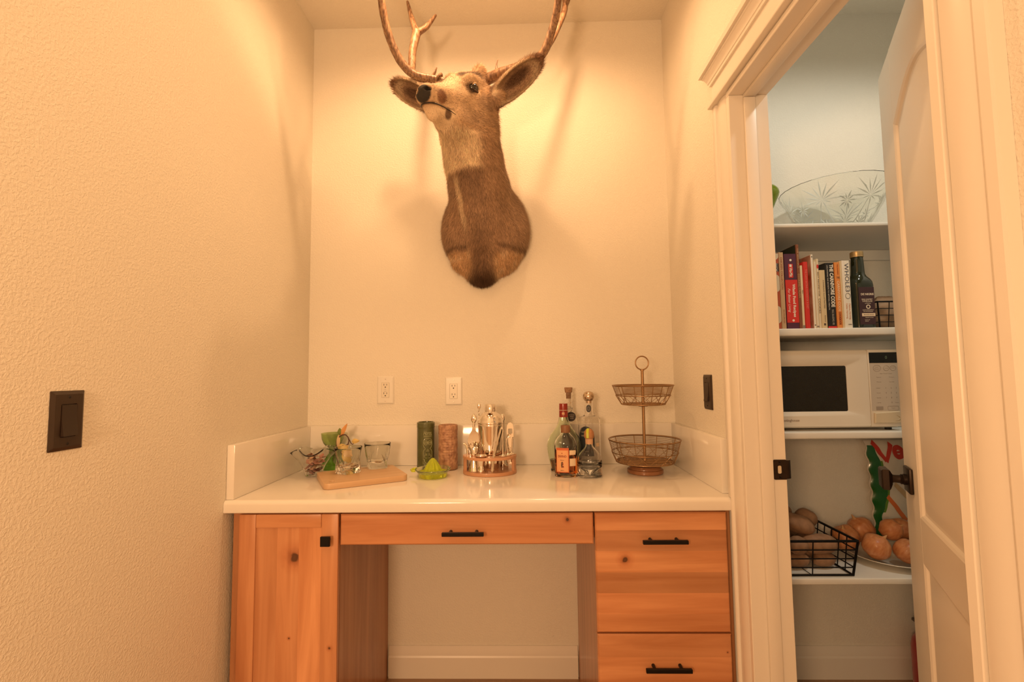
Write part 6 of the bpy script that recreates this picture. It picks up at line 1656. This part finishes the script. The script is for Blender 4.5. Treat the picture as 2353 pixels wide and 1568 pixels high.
    fo = link('fur', fm, coat_mat('deer_fur', 0.6, False), root); fo['kind'] = 'stuff'
    # ---------------- eyes
    EYE = mat('glass_eye', (0.012, 0.006, 0.003), 0.03, coat=1.0)
    for s in (-1, 1):
        c = hp(0.014, s*0.0715, 0.0)
        m = MB(); m.ball((0, 0, 0), 0.0215, 1.12, 1, 0.92, 28, 18)
        Rm = Matrix((Vector(F), Vector(S), Vector(U))).transposed()
        m.xform(lambda co: Rm @ co+Vector(c-LF)); m.build('eye', EYE, root)
        # eyelids: pale rim lines above and below
        for up_, mt in ((1, mat('eyelid_pale', (0.5, 0.34, 0.2), 0.7)), (-1, mat('eyelid_dark', (0.05, 0.028, 0.018), 0.6))):
            m = MB(); pts = []
            for i in range(11):
                a = -1.35+2.7*i/10
                q = hp(0.016+0.0235*math.sin(a), s*(0.0715+0.0135), up_*(0.0150 if up_ > 0 else 0.0125)*math.cos(a)**0.8 if math.cos(a) > 0 else 0)
                cdir = q-c; q = c+cdir/np.linalg.norm(cdir)*0.0213
                pts.append(tuple(q-LF))
            m.tube(pts, [0.0008+0.0030*math.sin(PI*i/10) for i in range(11)], 8); m.build('eyelid', mt, root)
    # ---------------- lip line traced on the muzzle
    def hit(start, dirn):
        p_ = np.array(start, float)
        for _ in range(60):
            dd = float(sdf(p_[None].astype(np.float32))[0])
            if dd < 0.0006: break
            p_ = p_+dirn*max(dd*0.7, 0.0004)
        return p_
    lip = []
    for f_, u_ in ((0.118, -0.116), (0.135, -0.109), (0.155, -0.104), (0.175, -0.101), (0.195, -0.100), (0.212, -0.100)): lip.append(hit(hp(f_, 0.11, u_), -S))
    for a_ in (0.9, 0.6, 0.3, 0.0, -0.3, -0.6, -0.9): lip.append(hit(hp(0.19, 0, -0.100)+0.13*(F*math.cos(a_)+S*math.sin(a_)), -(F*math.cos(a_)+S*math.sin(a_))))
    for f_, u_ in ((0.212, -0.100), (0.195, -0.100), (0.175, -0.101), (0.155, -0.104), (0.135, -0.109)): lip.append(hit(hp(f_, -0.11, u_), S))
    nl = len(lip)
    m = MB(); m.tube([tuple(q_-LF) for q_ in lip], [0.0008+0.0014*math.sin(PI*i/(nl-1))**0.5 for i in range(nl)], 8); m.build('lip_line', mat('lip_dark', (0.012, 0.008, 0.006), 0.4), root)
    # ---------------- antlers
    am = bpy.data.materials.new('antler'); am.use_nodes = True; nt = am.node_tree; bs = nt.nodes['Principled BSDF']
    bs.inputs['Roughness'].default_value = 0.42
    tc = nt.nodes.new('ShaderNodeTexCoord'); mp = nt.nodes.new('ShaderNodeMapping'); mp.inputs['Scale'].default_value = (60, 60, 16)
    n1 = nt.nodes.new('ShaderNodeTexNoise'); n1.inputs['Scale'].default_value = 2.2; n1.inputs['Detail'].default_value = 6; n1.inputs['Distortion'].default_value = 0.4
    rp = nt.nodes.new('ShaderNodeValToRGB'); rp.color_ramp.elements[0].position = 0.36; rp.color_ramp.elements[1].position = 0.66
    rp.color_ramp.elements[0].color = (0.13, 0.060, 0.030, 1); rp.color_ramp.elements[1].color = (0.38, 0.225, 0.125, 1)
    nt.links.new(tc.outputs['Object'], mp.inputs['Vector']); nt.links.new(mp.outputs['Vector'], n1.inputs['Vector']); nt.links.new(n1.outputs['Fac'], rp.inputs['Fac']); nt.links.new(rp.outputs['Color'], bs.inputs['Base Color'])
    bp = nt.nodes.new('ShaderNodeBump'); bp.inputs['Strength'].default_value = 0.6; bp.inputs['Distance'].default_value = 0.003
    nt.links.new(n1.outputs['Fac'], bp.inputs['Height']); nt.links.new(bp.outputs['Normal'], bs.inputs['Normal'])
    def smooth_path(pts, rad, k=6):
        P = [Vector(p) for p in pts]; out, rr = [], []
        for i in range(len(P)-1):
            p0, p1, p2, p3 = P[max(i-1, 0)], P[i], P[i+1], P[min(i+2, len(P)-1)]
            for j in range(k):
                t = j/k
                out.append(0.5*((2*p1)+(-p0+p2)*t+(2*p0-5*p1+4*p2-p3)*t*t+(-p0+3*p1-3*p2+p3)*t**3)); rr.append(rad[i]+(rad[i+1]-rad[i])*t)
        return out+[P[-1]], rr+[rad[-1]]
    Lr = Vector(LF)
    def antler(segs, burr, seed):
        m = MB()
        for pts, rad in segs:
            p, r = smooth_path([Vector(q)-Lr for q in pts], rad)
            r = [x*(1+0.10*noise.noise(Vector((i*0.7, seed, 0)))) for i, x in enumerate(r)]
            m.tube(p, r, 16, flat=0.92)
        bpos, bdir = Vector(burr[0])-Lr, Vector(burr[1]).normalized()
        ring = []
        o = bdir.orthogonal().normalized(); o2 = bdir.cross(o)
        m.tube([bpos+(o*math.cos(2*PI*k/24)+o2*math.sin(2*PI*k/24))*(0.0245+0.002*math.sin(k*5)) for k in range(24)], 0.0055, 8, closed=True)
        return m.build('antler', am, root, angle=70)
    antler([([(0.785, -0.345, 2.424), (0.820, -0.335, 2.434), (0.891, -0.325, 2.470), (0.977, -0.320, 2.503), (1.055, -0.325, 2.543), (1.094, -0.360, 2.616), (1.112, -0.400, 2.672), (1.122, -0.46, 2.765), (1.105, -0.60, 2.835), (1.075, -0.70, 2.865)], [0.023, 0.023, 0.0225, 0.020, 0.0185, 0.0165, 0.0155, 0.0135, 0.010, 0.0035]),
            ([(1.040, -0.322, 2.535), (1.075, -0.295, 2.590), (1.107, -0.270, 2.656), (1.150, -0.245, 2.770), (1.160, -0.238, 2.815)], [0.014, 0.0125, 0.0125, 0.0135, 0.013]),
            ([(1.160, -0.238, 2.810), (1.178, -0.22, 2.86), (1.182, -0.20, 2.895)], [0.011, 0.008, 0.003]), ([(1.160, -0.238, 2.805), (1.150, -0.28, 2.86), (1.142, -0.31, 2.895)], [0.011, 0.008, 0.003]),
            ([(1.118, -0.435, 2.735), (1.160, -0.44, 2.81), (1.170, -0.435, 2.87)], [0.012, 0.009, 0.003]),
            ([(0.879, -0.325, 2.472), (0.875, -0.325, 2.503), (0.882, -0.325, 2.530)], [0.0075, 0.0045, 0.0012])], ((0.822, -0.335, 2.436), (0.9, 0, 0.4)), 1.0)
    antler([([(0.675, -0.338, 2.430), (0.640, -0.334, 2.444), (0.600, -0.335, 2.452), (0.553, -0.338, 2.466), (0.505, -0.352, 2.510), (0.470, -0.378, 2.580), (0.452, -0.408, 2.660), (0.450, -0.445, 2.735), (0.475, -0.545, 2.820), (0.520, -0.660, 2.870)], [0.019, 0.019, 0.0185, 0.018, 0.0175, 0.0165, 0.0155, 0.014, 0.010, 0.0035]),
            ([(0.540, -0.338, 2.478), (0.537, -0.310, 2.520), (0.532, -0.275, 2.610), (0.543, -0.250, 2.708)], [0.014, 0.0155, 0.0155, 0.0185]),
            ([(0.543, -0.250, 2.705), (0.520, -0.232, 2.775), (0.495, -0.215, 2.872)], [0.0165, 0.0125, 0.006]), ([(0.545, -0.250, 2.705), (0.582, -0.244, 2.735), (0.620, -0.236, 2.792)], [0.015, 0.0120, 0.005]),
            ([(0.450, -0.430, 2.715), (0.420, -0.43, 2.79), (0.410, -0.42, 2.86)], [0.012, 0.009, 0.003]),
            ([(0.622, -0.335, 2.456), (0.634, -0.336, 2.475), (0.642, -0.338, 2.494)], [0.0075, 0.0055, 0.002])], ((0.650, -0.336, 2.440), (-0.9, 0, 0.4)), 2.0)
deer()
